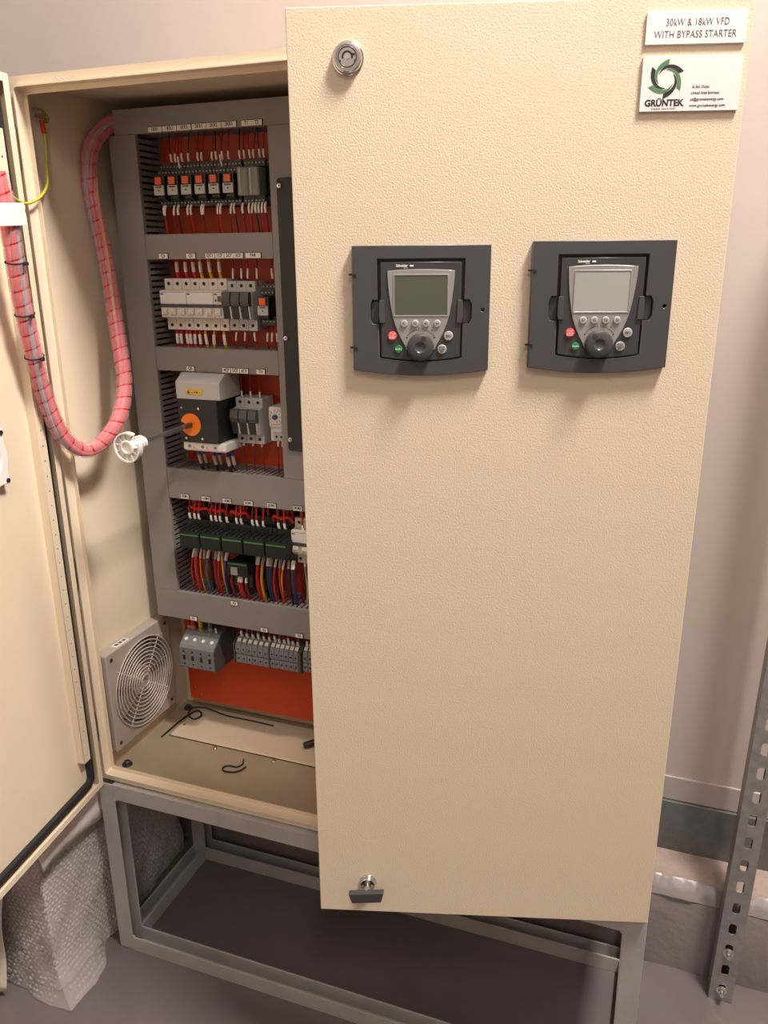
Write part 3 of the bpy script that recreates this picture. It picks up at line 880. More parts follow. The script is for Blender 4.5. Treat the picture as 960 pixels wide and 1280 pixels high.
def breaker(loc, poles, label, m1='breaker_white', group='white miniature circuit breakers in the second row', name='circuit_breaker', strip=True):
    """DIN rail breaker; local origin at the plate, lower left corner"""
    t = empty(name, loc, label=label, cat='breaker', group=group)
    pw = 0.0178; w = pw * poles; h = 0.087
    prof = [(-0.009, 0.0), (-0.009, h), (-0.050, h), (-0.050, h - 0.0185), (-0.0665, h - 0.0190), (-0.0665, 0.0225), (-0.050, 0.0195), (-0.050, 0.0)]
    MB().prism(prof, 'x', 0.00025, w - 0.00025).build('housing', m1, t, bevel=0.0005)
    for i in range(poles):
        cx = pw * (i + 0.5)
        for z in (h - 0.0085, 0.0080):
            MB().lathe([(0.0031, 0), (0.0031, 0.0003), (0.0020, 0.00035), (0.0005, 0.0002)], (cx, -0.0500, z), '-y', 14).build('terminal_hole', 'ink_black', t)
        if i: MB().box(pw * i - 0.0002, pw * i + 0.0002, -0.0504, -0.0500, 0.0, h).build('pole_seam', 'grey_plastic', t)
        b = MB().prism([(-0.0666, 0.0265), (-0.0715, 0.0275), (-0.0715, 0.0335), (-0.0690, 0.0385), (-0.0666, 0.0390)], 'x', cx - 0.0055, cx + 0.0055).build('toggle', m1, t, bevel=0.0008)
        MB().box(cx - 0.0010, cx + 0.0010, -0.0718, -0.0716, 0.0298, 0.0312).build('toggle_print', 'ink_grey', b)
    MB().box(0.0004, w - 0.0004, -0.0682, -0.0666, 0.0397, 0.0449).build('dark_band', 'terminal_dark', t)
    MB().box(0.0006, w - 0.0006, -0.0674, -0.0666, 0.0455, h - 0.0205).build('label_window', 'sign_white' if poles > 1 else m1, t, bevel=0.0004)
    m = MB().box(0.002, w - 0.002, -0.0677, -0.0675, h - 0.0222, h - 0.0216)
    m.box(0.002, 0.008, -0.0677, -0.0675, h - 0.0262, h - 0.0240)
    if poles == 1:
        m.box(0.0085, 0.0150, -0.0677, -0.0675, 0.0495, 0.0590); m.box(0.003, 0.0065, -0.0677, -0.0675, 0.0495, 0.054)
    m.build('print', 'ink_grey', t)
    return t
breaker((0.1000, YP, 0.8255), 3, 'white three pole breaker at the left end of the second row')
breaker((0.1535, YP, 0.8255), 3, 'white three pole breaker between the two other white breakers')
breaker((0.2070, YP, 0.8255), 1, 'white single pole breaker left of the grey fuse holders')
def fuse(loc, label, group):
    t = empty('fuse_holder', loc, label=label, cat='fuse holder', group=group)
    w, h = 0.0178, 0.082
    prof = [(-0.009, 0.0), (-0.009, h), (-0.050, h), (-0.050, h - 0.016), (-0.064, h - 0.018), (-0.064, 0.020), (-0.050, 0.018), (-0.050, 0.0)]
    MB().prism(prof, 'x', 0.0002, w - 0.0002).build('housing', 'light_grey', t, bevel=0.0005)
    for z in (h - 0.0075, 0.0085):
        MB().lathe([(0.0030, 0), (0.0030, 0.0003), (0.0018, 0.00035), (0.0005, 0.0002)], (w / 2, -0.0500, z), '-y', 14).build('terminal_hole', 'ink_black', t)
    lv = MB().prism([(-0.0641, 0.0650), (-0.0735, 0.0650), (-0.0770, 0.0500), (-0.0735, 0.0420), (-0.0641, 0.0420)], 'x', 0.0010, w - 0.0010).build('lever', 'fuse_lever', t, bevel=0.0007)
    MB().prism([(-0.0641, 0.0415), (-0.0725, 0.0415), (-0.0690, 0.0205), (-0.0641, 0.0205)], 'x', 0.0010, w - 0.0050).build('lever_tail', 'black_plastic', t, bevel=0.0004)
    MB().prism([(-0.0641, 0.0415), (-0.0715, 0.0415), (-0.0680, 0.0205), (-0.0641, 0.0205)], 'x', w - 0.0045, w - 0.0012).build('lever_rib', 'light_grey', t)
    return t
pf = None
for row, (x, z, nm, g) in enumerate(((0.2262, 0.8265, 'second', 'fuse holders in the second row'), (0.2275, 0.6280, 'third', 'fuse holders beside the main switch'))):
    for i in range(3):
        lab = ('grey fuse holder %s' % ['right beside the white breakers', 'in the middle of the second row trio', 'nearest the relay in the second row'][i]) if row == 0 else \
              ('grey fuse holder %s' % ['right beside the black main switch', 'in the middle of the third row trio', 'nearest the white thermostat'][i])
        if pf is None: pf = fuse((x, YP, z), lab, g)
        else:
            o = copy_tree(pf); o.location = (x + 0.0179 * i, YP, z); o['label'] = lab; o['group'] = g

# main switch with extended shaft
t = empty('main_switch', (0.140, YP, 0.613), label='black main isolator with orange disc and long shaft below the Q0 tag', cat='switch')
MB().box(0, 0.079, -0.100, -0.0004, 0.0215, 0.0980).build('body', 'black_plastic', t, bevel=0.0015)
m = MB().prism([(-0.0300, 0.0985), (-0.100, 0.0985), (-0.1005, 0.1280), (-0.080, 0.1415), (-0.030, 0.1415)], 'x', -0.001, 0.0865)
m.build('terminal_shroud', 'light_grey', t, bevel=0.001)
o = MB().box(0.020, 0.052, -0.1012, -0.1006, 0.1075, 0.1165).build('warning_label', 'yellow_print', t)
m = MB().prism([(0.0215, 0.1085), (0.0285, 0.1085), (0.0250, 0.1155)], 'y', -0.1012, -0.1014)
for q in range(4): m.box(0.0305 + 0.005 * q, 0.0340 + 0.005 * q, -0.1014, -0.1012, 0.1098 + 0.0006 * (q % 2), 0.1112 + 0.0010 * (q % 3))
m.build('print', 'wire_brown', o)
m = MB().prism([(-0.030, 0.0212), (-0.096, 0.0212), (-0.096, 0.0070), (-0.092, 0.0045), (-0.030, 0.0045)], 'x', 0.002, 0.0885)
m.build('lower_shroud', 'white_plastic', t, bevel=0.0025)
for x in (0.015, 0.042, 0.068):
    b = MB().cyl((x, -0.0961, 0.0135), (x, -0.0968, 0.0135), 0.0032, n=14).build('shroud_screw', 'grey_plastic', t)
    MB().box(x - .0024, x + .0024, -0.0971, -0.0969, 0.0131, 0.0139).build('screw_slot', 'ink_black', b)
for x in (0.028, 0.055):
    m = MB().box(x - 0.0055, x + 0.0015, -0.0966, -0.0961, 0.0105, 0.0112); m.box(x - 0.0045, x - 0.0035, -0.0966, -0.0961, 0.0105, 0.014)
    m.build('print', 'orange_tab', t)
DC = (0.0245, 0.0535)
disc = []
for i in range(29):
    a = math.radians(205 + 320 * i / 28)
    disc.append((DC[0] + 0.0200 * math.cos(a), DC[1] + 0.0200 * math.sin(a)))
disc += [(DC[0] - 0.006, DC[1] - 0.001)]
dsc = link_mesh('orange_disc', plate_mesh('orange_disc', [disc], 0.0016), 'orange_disc', t, (0, -0.1000, 0), FRONT)
MB().torus((DC[0] + 0.000, -0.1022, DC[1] + 0.012), 0.0036, 0.0013, 'y', 18, 6).build('disc_ring', 'ink_black', dsc, smooth=60)
for x, z in ((0.008, 0.083), (0.042, 0.083), (0.013, 0.029), (0.046, 0.029)):
    MB().cyl((x, -0.1001, z), (x, -0.1012, z), 0.0022, n=10).build('body_screw', 'zinc', t)
MB().prism([(0.0205, DC[1] - 0.004), (0.0285, DC[1] - 0.004), (0.0285, DC[1] + 0.004), (0.0205, DC[1] + 0.004)], 'y', -0.1017, -0.122).build('shaft_socket', 'steel_dark', t, bevel=0.0006)
MB().box(DC[0] - 0.003, DC[0] + 0.003, -0.256, -0.122, DC[1] - 0.003, DC[1] + 0.003).build('shaft', 'steel_shaft', t, bevel=0.0005)
# white star coupling at the shaft's end
cz = DC[1] - 0.0015
m = MB().lathe([(0.0105, 0.240), (0.0105, 0.246), (0.0085, 0.248), (0.0085, 0.272), (0.0120, 0.274), (0.0120, 0.281), (0.0085, 0.282), (0.0085, 0.279), (0.0005, 0.278)], (DC[0], 0, cz), '-y', 26)
for i in range(4):
    q = 0.244 + i * 0.007
    m.box(DC[0] - 0.0125, DC[0] + 0.0125, -q - 0.003, -q, cz - 0.0035, cz + 0.0035)
    m.box(DC[0] - 0.0035, DC[0] + 0.0035, -q - 0.003, -q, cz - 0.0125, cz + 0.0125)
m.build('coupling_hub', 'white_plastic', t, bevel=0.0005, smooth=35)
arc = [(0.0240 * math.cos(math.radians(a)), 0.0240 * math.sin(math.radians(a))) for a in range(60, 381, 10)]
arc_in = [(0.0215 * math.cos(math.radians(a)), 0.0215 * math.sin(math.radians(a))) for a in range(380, 59, -10)]
cf = link_mesh('coupling_rim', plate_mesh('coupling_rim', [arc + arc_in], 0.010), 'white_plastic', t, (DC[0], -0.272, cz), FRONT)
web = [(0.0225 * math.cos(math.radians(a)), 0.0225 * math.sin(math.radians(a))) for a in range(60, 381, 10)] + [(0.008, 0.0025), (0.0045, 0.0080)]
link_mesh('coupling_web', plate_mesh('coupling_web', [web], 0.0025), 'white_plastic', t, (DC[0], -0.273, cz), FRONT)
for i in range(10):
    a = math.radians(72 + i * 32)
    M = Matrix.Translation((DC[0], 0, cz)) @ Matrix.Rotation(-a, 4, 'Y')
    MB().box(0.0115, 0.0220, -0.2800, -0.2754, -0.0006, 0.0006, M).build('coupling_rib', 'white_plastic', t)

# thermostat
t = empty('thermostat', (0.2910, YP, 0.634), label='small white thermostat with round dial below the TH tag', cat='thermostat')
m = MB().prism([(-0.009, 0.0), (-0.009, 0.062), (-0.046, 0.062), (-0.048, 0.058), (-0.048, 0.028), (-0.044, 0.022), (-0.044, 0.0)], 'x', 0, 0.033)
m.build('housing', 'white_plastic', t, bevel=0.0015)
MB().lathe([(0.0138, 0), (0.0138, 0.003), (0.0130, 0.0042), (0.0005, 0.0044)], (0.0155, -0.0481, 0.0455), '-y', 30).build('dial', 'white_plastic', t, smooth=35)
MB().lathe([(0.0046, 0), (0.0042, 0.0045), (0.0036, 0.005), (0.0005, 0.005)], (0.0155, -0.0526, 0.0455), '-y', 18).build('dial_pointer', 'blue_band', t, smooth=35)
m = MB()
for i in range(9):
    a = math.radians(-70 + 34 * i)
    M = Matrix.Translation((0.0155, 0, 0.0455)) @ Matrix.Rotation(-a, 4, 'Y')
    m.box(0.0088, 0.0112, -0.0528, -0.0526, -0.0007, 0.0007, M)
m.build('dial_print', 'ink_grey', t)
MB().box(0.008, 0.031, -0.0495, -0.0441, 0.004, 0.0175).build('terminal_box', 'light_grey', t, bevel=0.0006)
for x in (0.0145, 0.0235):
    MB().cyl((x, -0.0494, 0.0095), (x, -0.0498, 0.0095), 0.0022, n=12).build('terminal_hole', 'ink_black', t)

# contactors
def contactor(loc, label):
    t = empty('contactor', loc, label=label, cat='contactor', group='dark contactors in the fourth row')
    w, h = 0.0446, 0.080
    MB().prism([(-0.0086, 0.0), (-0.0086, h), (-0.046, h), (-0.046, h - 0.014), (-0.060, h - 0.016), (-0.060, 0.014), (-0.052, 0.012), (-0.052, 0.0)], 'x', 0.0002, w - 0.0002).build('base', 'contactor_dark', t, bevel=0.0006)
    for z, y in ((h - 0.007, -0.0462), (h - 0.0215, -0.0602), (0.0065, -0.0522)):
        for i in range(3):
            x = w * (i + 0.5) / 3
            MB().cyl((x, y, z), (x, y - 0.0006, z), 0.0028, n=10).build('terminal_hole', 'ink_black', t)
    MB().box(0.0012, w - 0.0012, -0.0925, -0.0601, 0.0180, 0.0490).build('front_block', 'contactor_face', t, bevel=0.0012)
    MB().box(0.0030, w - 0.0024, -0.0933, -0.0926, 0.0420, 0.0445).build('green_stripe', 'contactor_green', t)
    MB().box(0.0030, w - 0.0024, -0.0931, -0.0926, 0.0220, 0.0405).build('clear_label', 'contactor_face', t, bevel=0.0004)
    MB().box(0.0095, 0.0165, -0.0640, -0.0601, 0.0095, 0.0155).build('grey_tab', 'grey_plastic', t)
    m = MB()
    for i in range(4): m.box(0.004 + 0.010 * i, 0.010 + 0.010 * i, -0.090, -0.0601, 0.0495, 0.0525)
    m.build('top_ribs', 'contactor_dark', t)
    return t
pc = None
for i, nm in enumerate(('1KM1', '1KM2', '1KM3', '2KM1', '2KM2')):
    loc = (0.1120 + 0.0452 * i, YP, 0.4105)
    lb_ = 'dark green-grey contactor below the %s tag' % nm
    if pc is None: pc = contactor(loc, lb_)
    else:
        o = copy_tree(pc); o.location = loc; o['label'] = lb_
t = empty('small_contactor', (0.2035, YP, 0.352), label='small dark contactor hanging below the middle contactor', cat='contactor')
MB().box(0, 0.0450, -0.066, -0.0004, 0.0, 0.050).build('base', 'contactor_dark', t, bevel=0.001)
MB().box(0.001, 0.0440, -0.080, -0.0661, 0.026, 0.054).build('front_block', 'contactor_face', t, bevel=0.001)
MB().box(0.0025, 0.0425, -0.0806, -0.0801, 0.049, 0.0515).build('green_stripe', 'contactor_green', t)
MB().box(0.008, 0.022, -0.0806, -0.0801, 0.028, 0.044).build('clear_label', 'grey_plastic', t)
breaker((0.3340, YP, 0.4095 - 0.0), 3, 'ivory breaker below the 2KM3 tag beside the door edge', 'ivory', 'ivory breaker in the fourth row', 'circuit_breaker')

# big power terminals and small terminal row
def power_terminal(loc, label):
    t = empty('power_terminal', loc, label=label, cat='terminal', group='large grey power terminals')
    w = 0.0194
    MB().prism([(-0.0086, 0.0), (-0.0086, 0.070), (-0.055, 0.070), (-0.079, 0.052), (-0.083, 0.046), (-0.083, 0.004), (-0.079, 0.0)], 'x', 0.0001, w - 0.0001).build('housing', 'terminal_grey', t, bevel=0.0005)
    M = Matrix.Translation((w / 2, -0.0705, 0.0595)) @ Matrix.Rotation(math.radians(37), 4, 'X')
    m = MB(); m.add([M @ Vector((0.0036 * math.cos(q * PI / 6), 0.0036 * math.sin(q * PI / 6), zz)) for zz in (-0.0012, 0.0006) for q in range(12)],
                    [tuple(range(11, -1, -1)), tuple(range(12, 24))] + [(q, (q + 1) % 12, (q + 1) % 12 + 12, q + 12) for q in range(12)])
    m.build('clamp_screw', 'sign_white', t)
    for z, a, b in ((0.038, 0.0022, 0.0018), (0.0245, 0.0030, 0.0052), (0.0105, 0.0020, 0.0016)):
        MB().box(w / 2 - a, w / 2 + a, -0.0833, -0.0831, z - b, z + b).build('slot', 'ink_black', t)
    return t
pp = None
for i in range(4):
    lb_ = 'large grey power terminal, ' + ['leftmost of the block of four', 'second from the left in the block of four', 'third from the left in the block of four', 'rightmost of the block of four'][i]
    loc = (0.0825 + 0.0195 * i, YP, 0.1635)
    if pp is None: pp = power_terminal(loc, lb_)
    else:
        o = copy_tree(pp); o.location = loc; o['label'] = lb_
o = MB().prism([(-0.002, 0.0), (-0.002, 0.072), (-0.055, 0.072), (-0.079, 0.0525), (-0.083, 0.046), (-0.083, 0.004), (-0.079, 0.0)], 'x', 0.1606, 0.1632).build('end_plate', 'terminal_dark', None, bevel=0.0005, loc=(0, YP, 0.1632))
set_props(o, 'dark end plate closing the large terminal block', 'end plate')
def small_terminal(loc, w, label, group):
    t = empty('terminal_block', loc, label=label, cat='terminal', group=group)
    MB().prism([(-0.0086, 0.0), (-0.0086, 0.052), (-0.048, 0.052), (-0.060, 0.042), (-0.062, 0.034), (-0.062, 0.0215), (-0.058, 0.0195), (-0.062, 0.0175), (-0.062, 0.002), (-0.058, 0.0)], 'x', 0.0003, w - 0.0003).build('housing', 'terminal_grey', t, bevel=0.0004)
    M = Matrix.Translation((w / 2, -0.0545, 0.0468)) @ Matrix.Rotation(math.radians(40), 4, 'X')
    m = MB().box(-0.0034, 0.0034, -0.0036, 0.0036, -0.0006, 0.0010, M)
    m.build('marker', 'tag_white', t)
    m = MB()
    for z in (0.0305, 0.0110): m.cyl((w / 2, -0.0621, z), (w / 2, -0.0625, z), 0.0020, n=8)
    m.build('terminal_hole', 'ink_black', t)
    return t
pt = None
x = 0.1980
for i in range(6):
    loc = (x + 0.0121 * i, YP, 0.1840)
    lb_ = 'small grey terminal, number %s from the left of the small row' % ['one', 'two', 'three', 'four', 'five', 'six'][i]
    if pt is None: pt = small_terminal(loc, 0.0118, lb_, 'small grey terminals, wider ones')
    else:
        o = copy_tree(pt); o.location = loc; o['label'] = lb_
pt = None
for i in range(6):
    loc = (0.2735 + 0.0101 * i, YP, 0.1850)
    lb_ = 'narrow grey terminal, %s of the narrow six' % ['first', 'second', 'third', 'fourth', 'fifth', 'last'][i]
    if pt is None: pt = small_terminal(loc, 0.0098, lb_, 'small grey terminals, narrow ones')
    else:
        o = copy_tree(pt); o.location = loc; o['label'] = lb_
for i, xx in enumerate((0.3440, 0.3542)):
    small_terminal((xx, YP, 0.1890), 0.0098, ['grey terminal standing apart right of the narrow six', 'grey terminal beside the door edge, last one in view'][i], 'end terminals by the door edge')
for xx, wh in ((0.1945, 'left end'), (0.2712, 'middle'), (0.3345, 'right end')):
    o = MB().prism([(-0.0086, 0.0), (-0.0086, 0.055), (-0.044, 0.055), (-0.064, 0.042), (-0.064, 0.002), (-0.058, 0.0)], 'x', xx, xx + 0.0021 + (0.004 if wh == 'right end' else 0.0)).build('end_clamp', 'terminal_dark', None, bevel=0.0004, loc=(0, YP, 0.1835))
    set_props(o, 'dark end clamp at the %s of the small terminal row' % wh, 'end clamp', 'end clamps of the small terminal row')
# ------------------------------------------------------------------ wires
WORD = {'wire_red': 'red', 'wire_dark_red': 'dark red', 'wire_yellow': 'yellow', 'wire_navy': 'navy blue', 'wire_slate': 'slate blue', 'wire_black': 'black', 'wire_brown': 'brown', 'wire_beige': 'beige'}
def wire(ctrl, r, m, where, group, sleeve=None, smat='sleeve_white', srad=1.35, cat='wire'):
    pts = spline(ctrl, 4)
    o = MB().tube(pts, r, 7).build('wire', m, None, smooth=50)
    set_props(o, '%s wire %s' % (WORD[m], where), cat, group)
    if sleeve:
        a, b = sleeve
        n = len(pts) - 1
        seg = []
        for i in range(5):
            q = (a + (b - a) * i / 4) * n
            k = min(int(q), n - 1); f = q - k
            seg.append(pts[k].lerp(pts[k + 1], f))
        MB().tube(seg, r * srad, 7).build('marker_sleeve', smat, o, smooth=50)
    return o
R = random.uniform
# top row, above the relays (thin, marker sleeves near the terminals)
g = 'thin wires above the relays'
for i, x in enumerate((0.1366, 0.1442, 0.1499, 0.157, 0.1692, 0.1876, 0.1944, 0.2142, 0.222, 0.2297, 0.2339, 0.2448, 0.2654, 0.2739, 0.2839, 0.2904, 0.302, 0.3089)):
    low = x in (0.1499, 0.2297)
    dx = R(-.003, .003)
    wire([(x + dx * .3, YP - 0.048, 1.096 - (0.010 if low else 0)), (x, YP - 0.053, 1.104), (x + dx, YP - 0.050, 1.122), (x + dx * 2, YP - 0.045, 1.150)], 0.0012,
         'wire_dark_red' if i % 4 else 'wire_black', 'with white marker running up from the relays', g, (0.14, 0.48) if not low else (0.05, 0.38))
g = 'thin wires below the relays'
for i, x in enumerate((0.118, 0.1208, 0.1382, 0.146, 0.1648, 0.1708, 0.1914, 0.1954, 0.2224, 0.2278, 0.2477, 0.253, 0.2688, 0.2806, 0.2871, 0.2925, 0.2982, 0.3044, 0.3103)):
    dx = R(-.003, .003)
    wire([(x, YP - 0.052, 1.034), (x + .0003, YP - 0.060, 1.024), (x + dx, YP - 0.057, 1.004), (x + dx * 1.5, YP - 0.050, 0.972)], 0.0012 if i % 3 else 0.0014,
         ('wire_dark_red', 'wire_red', 'wire_dark_red', 'wire_black')[i % 4], 'with white marker running down from the relays', g, (0.12, 0.50))
# second row
g = 'thick wires above the white breakers'
for i, x in enumerate((0.1231, 0.1414, 0.1579, 0.1715, 0.1903, 0.2086)):
    dx = R(-.002, .002)
    wire([(x - 0.0, YP - 0.036, 0.906), (x, YP - 0.040, 0.914), (x + dx, YP - 0.042, 0.930), (x + 2 * dx, YP - 0.040, 0.956)], 0.0029, 'wire_red' if i < 3 else 'wire_yellow', 'with pale sleeve entering the top of the white breakers', g, (0.55, 0.80), 'sleeve_white', 1.1)
g = 'thin wires above the fuse holders and relay'
for i, x in enumerate((0.2285 + .006, 0.2458 + .005, 0.2627, 0.2802, 0.3097)):
    wire([(x, YP - 0.040, 0.900), (x, YP - 0.044, 0.914), (x + R(-.002, .002), YP - 0.044, 0.930), (x, YP - 0.040, 0.956)], 0.0012, 'wire_dark_red', 'with small marker above the second row fuse holders', g, (0.30, 0.65))
g = 'thick wires below the white breakers'
for i, x in enumerate((0.1138, 0.1222, 0.1336, 0.1415, 0.1513, 0.1605, 0.1718, 0.1902, 0.2093)):
    dx = R(-.002, .002)
    wire([(x, YP - 0.036, 0.832), (x, YP - 0.043, 0.822), (x + dx, YP - 0.045, 0.808), (x + 2 * dx, YP - 0.040, 0.780)], 0.0025, 'wire_red' if i < 6 else 'wire_yellow', 'with white marker leaving the bottom of the white breakers', g, (0.46, 0.76), 'sleeve_white', 1.12)
g = 'thin wires below the fuse holders and relay'
for i, x in enumerate((0.2283 + .006, 0.2434 + .008, 0.2603 + .009, 0.2950, 0.3035, 0.3123)):
    wire([(x, YP - 0.038, 0.834), (x + .001, YP - 0.045, 0.822), (x + R(-.003, .001), YP - 0.042, 0.806), (x + R(-.004, .004), YP - 0.036, 0.780)], 0.0012, 'wire_dark_red' if i % 2 else 'wire_red', 'with small marker below the second row fuse holders', g, (0.30, 0.62))
# third row
g = 'thin wires above the third row fuse holders'
for x in (0.2365, 0.2545, 0.2725):
    wire([(x, YP - 0.036, 0.702), (x, YP - 0.042, 0.712), (x, YP - 0.042, 0.735), (x + .0005, YP - 0.040, 0.770)], 0.0011, 'wire_dark_red', 'with small marker above the third row fuse holders', g, (0.22, 0.48))
g = 'thin wires below the third row fuse holders'
for x in (0.2365, 0.2545, 0.2725):
    wire([(x, YP - 0.036, 0.636), (x, YP - 0.045, 0.625), (x + R(-.004, .002), YP - 0.044, 0.604), (x - .002, YP - 0.036, 0.560)], 0.0011, 'wire_dark_red', 'with small marker below the third row fuse holders', g, (0.15, 0.40))
g = 'thin wires below the thermostat'
for x in (0.3055, 0.3145):
    wire([(x, YP - 0.040, 0.640), (x + .0005, YP - 0.046, 0.630), (x - .001, YP - 0.044, 0.606), (x - .005, YP - 0.036, 0.560)], 0.0012, 'wire_dark_red', 'with small marker below the white thermostat', g, (0.18, 0.42))
g = 'thick cables below the main switch'
for x in (0.1547, 0.1860, 0.2135):
    for q, dx in enumerate((0, 0.006)):
        o = wire([(x + dx, YP - 0.062, 0.6185), (x + dx, YP - 0.068 + q * .008, 0.608), (x + dx + .001, YP - 0.066 + q * .008, 0.592), (x + dx + 0.001, YP - 0.052 + q * .008, 0.560)], 0.0028, 'wire_brown' if q else 'wire_black', 'with pale sleeve and blue band below the main switch', g, (0.30, 0.72), 'sleeve_clear', 1.12)
        MB().cyl((x + dx, YP - 0.0675 + q * .008, 0.6120), (x + dx, YP - 0.0685 + q * .008, 0.6045), 0.0034, n=10).build('blue_band', 'blue_band', o, smooth=40)
# fourth row, above the contactors
g = 'red wires above the contactors'
for i, x in enumerate((0.1187, 0.1292, 0.1385, 0.1653, 0.1755, 0.1846, 0.1990, 0.2197, 0.2297, 0.2528, 0.2626, 0.2749, 0.3067, 0.3192, 0.355, 0.366)):
    dx = R(-.003, .003)
    wire([(x, YP - 0.050, 0.472), (x, YP - 0.061, 0.478), (x + dx * .4, YP - 0.060, 0.497), (x + dx, YP - 0.050, 0.528)], 0.0016, 'wire_red' if i % 3 else 'wire_dark_red', 'with white marker entering the contactors from above', g, (0.18, 0.52), 'sleeve_white', 1.4)
g = 'thick red wires behind the contactor markers'
for i, x in enumerate((0.1165, 0.127, 0.140, 0.150, 0.160, 0.1715, 0.1840, 0.2060, 0.2150, 0.2255, 0.2340, 0.2500, 0.262, 0.2720, 0.2970, 0.3050, 0.3130, 0.3220, 0.347, 0.358)):
    y0 = 0.030 + R(0, .012)
    wire([(x, YP - y0, 0.472), (x + R(-.003, .003), YP - y0 - 0.004, 0.492), (x + R(-.003, .003), YP - y0, 0.508), (x, YP - y0 + .004, 0.530)], 0.0032, ('wire_red', 'wire_red', 'wire_dark_red', 'wire_black')[i % 4] if i % 5 else 'wire_dark_red', 'rising behind the white markers over the contactors', g, (0.55, 0.9) if i % 3 == 0 else None, 'sleeve_clear', 1.1)
g = 'red links bridging the contactors'
for i, (xa, xb) in enumerate(((0.113, 0.158), (0.160, 0.195), (0.203, 0.240), (0.292, 0.330))):
    wire([(xa, YP - 0.050, 0.486), (xa + .004, YP - 0.056, 0.497), ((xa + xb) / 2, YP - 0.058, 0.4945), (xb - .004, YP - 0.056, 0.497), (xb, YP - 0.050, 0.486)], 0.0034, 'wire_red', 'bridging two contactors in a flat bow, ' + ['leftmost of four', 'second of four', 'third of four', 'rightmost of four'][i], g)
# fourth row, below the contactors
g = 'thick wires below the contactors'
below = [(0.1190, 'wire_red', .0017), (0.1239, 'wire_red', .0040), (0.1335, 'wire_yellow', .0015), (0.1409, 'wire_brown', .0022), (0.1514, 'wire_slate', .0034), (0.1671, 'wire_dark_red', .0036), (0.1744, 'wire_red', .0022), (0.1800, 'wire_yellow', .0024), (0.191, 'wire_navy', .0036),
         (0.2531, 'wire_dark_red', .0026), (0.2590, 'wire_red', .0036), (0.2690, 'wire_yellow', .0034), (0.2781, 'wire_navy', .0036), (0.2855, 'wire_navy', .0036), (0.2960, 'wire_red', .0026), (0.3035, 'wire_red', .0034), (0.3126, 'wire_yellow', .0018), (0.3204, 'wire_black', .0026), (0.3300, 'wire_navy', .0042)]
for i, (x, m_, r_) in enumerate(below):
    dx = R(-.006, .006); r_ *= 0.84
    wire([(x, YP - 0.046, 0.420), (x + dx * .3, YP - 0.058, 0.404), (x + dx, YP - 0.062, 0.370), (x + dx * 1.2, YP - 0.056, 0.340), (x + dx * 1.2, YP - 0.046, 0.312)], r_, m_, 'dropping from the contactors into the duct below', g, (0.14, 0.30) if r_ > .002 else (0.10, 0.32), 'sleeve_white' if i % 2 == 0 else 'sleeve_clear', 1.10 if r_ > .002 else 1.4)
for i, (x, m_, r_) in enumerate(((0.1465, 'wire_black', .0026), (0.1595, 'wire_black', .0026), (0.1850, 'wire_black', .0028), (0.2475, 'wire_black', .0028), (0.2650, 'wire_black', .0028), (0.2905, 'wire_black', .0028), (0.3085, 'wire_dark_red', .003), (0.3385, 'wire_dark_red', .003), (0.347, 'wire_black', .003))):
    wire([(x, YP - 0.036, 0.420), (x, YP - 0.044, 0.400), (x + .002, YP - 0.045, 0.360), (x, YP - 0.036, 0.312)], r_, m_, 'in the back layer below the contactors', 'back layer of wires below the contactors')
g = 'wires below the small contactor'
for x, m_ in ((0.2060, 'wire_dark_red'), (0.2215, 'wire_red'), (0.2265, 'wire_red'), (0.2370, 'wire_dark_red')):
    wire([(x, YP - 0.064, 0.376), (x, YP - 0.070, 0.366), (x - .001, YP - 0.066, 0.346), (x - .001, YP - 0.050, 0.312)], 0.0024, m_, 'below the small contactor', g, (0.05, 0.40) if x > .21 else None, 'sleeve_white', 1.15)
for x, m_ in ((0.3500, 'wire_beige'), (0.3600, 'wire_red')):
    wire([(x, YP - 0.044, 0.416), (x + .002, YP - 0.052, 0.400), (x + .004, YP - 0.050, 0.360), (x - .002, YP - 0.044, 0.312)], 0.0016, m_, 'below the ivory breaker', 'wires below the ivory breaker', (0.06, 0.30))
# bottom row
for x, m_, wh in ((0.0860, 'wire_dark_red', 'leftmost of the thick ones'), (0.0950, 'wire_red', 'bright, second of the thick ones'), (0.1125, 'wire_yellow', 'third of the thick ones'), (0.1345, 'wire_slate', 'rightmost of the thick ones')):
    r_ = 0.0046
    o = wire([(x, YP - 0.046, 0.226), (x, YP - 0.047, 0.240), (x - .001, YP - 0.046, 0.258), (x - .002, YP - 0.042, 0.285)], r_, m_, 'entering the large power terminals, ' + wh, 'thick wires into the large power terminals')
    MB().tube([(x, YP - 0.0462, 0.2345), (x, YP - 0.047, 0.2420)], r_ * 1.06, 9).build('ferrule_sleeve', 'wire_beige' if m_ != 'wire_yellow' else 'wire_green', o, smooth=50)
wire([(0.149, YP - 0.046, 0.226), (0.149, YP - 0.050, 0.238), (0.149, YP - 0.050, 0.252), (0.150, YP - 0.042, 0.285)], 0.0013, 'wire_black', 'with white marker beside the slate blue power wire', 'thin wire beside the power terminals', (0.1, 0.55))
g = 'red wires with white markers entering the small terminals'
for i, x in enumerate((0.2064, 0.2189, 0.2317, 0.2437, 0.2563, 0.2682, 0.2803, 0.2894, 0.3001, 0.3094, 0.3186, 0.3292, 0.3488, 0.3560)):
    zz = 0.0 if i % 3 else 0.004
    wire([(x, YP - 0.044, 0.232), (x, YP - 0.050, 0.242 + zz * .3), (x + R(-.002, .002), YP - 0.048, 0.258), (x, YP - 0.042, 0.285)], 0.0017, 'wire_red' if i % 2 else 'wire_dark_red', 'with white marker entering the small terminal row', g, (0.06, 0.42 + zz * 20), 'sleeve_white', 1.45)

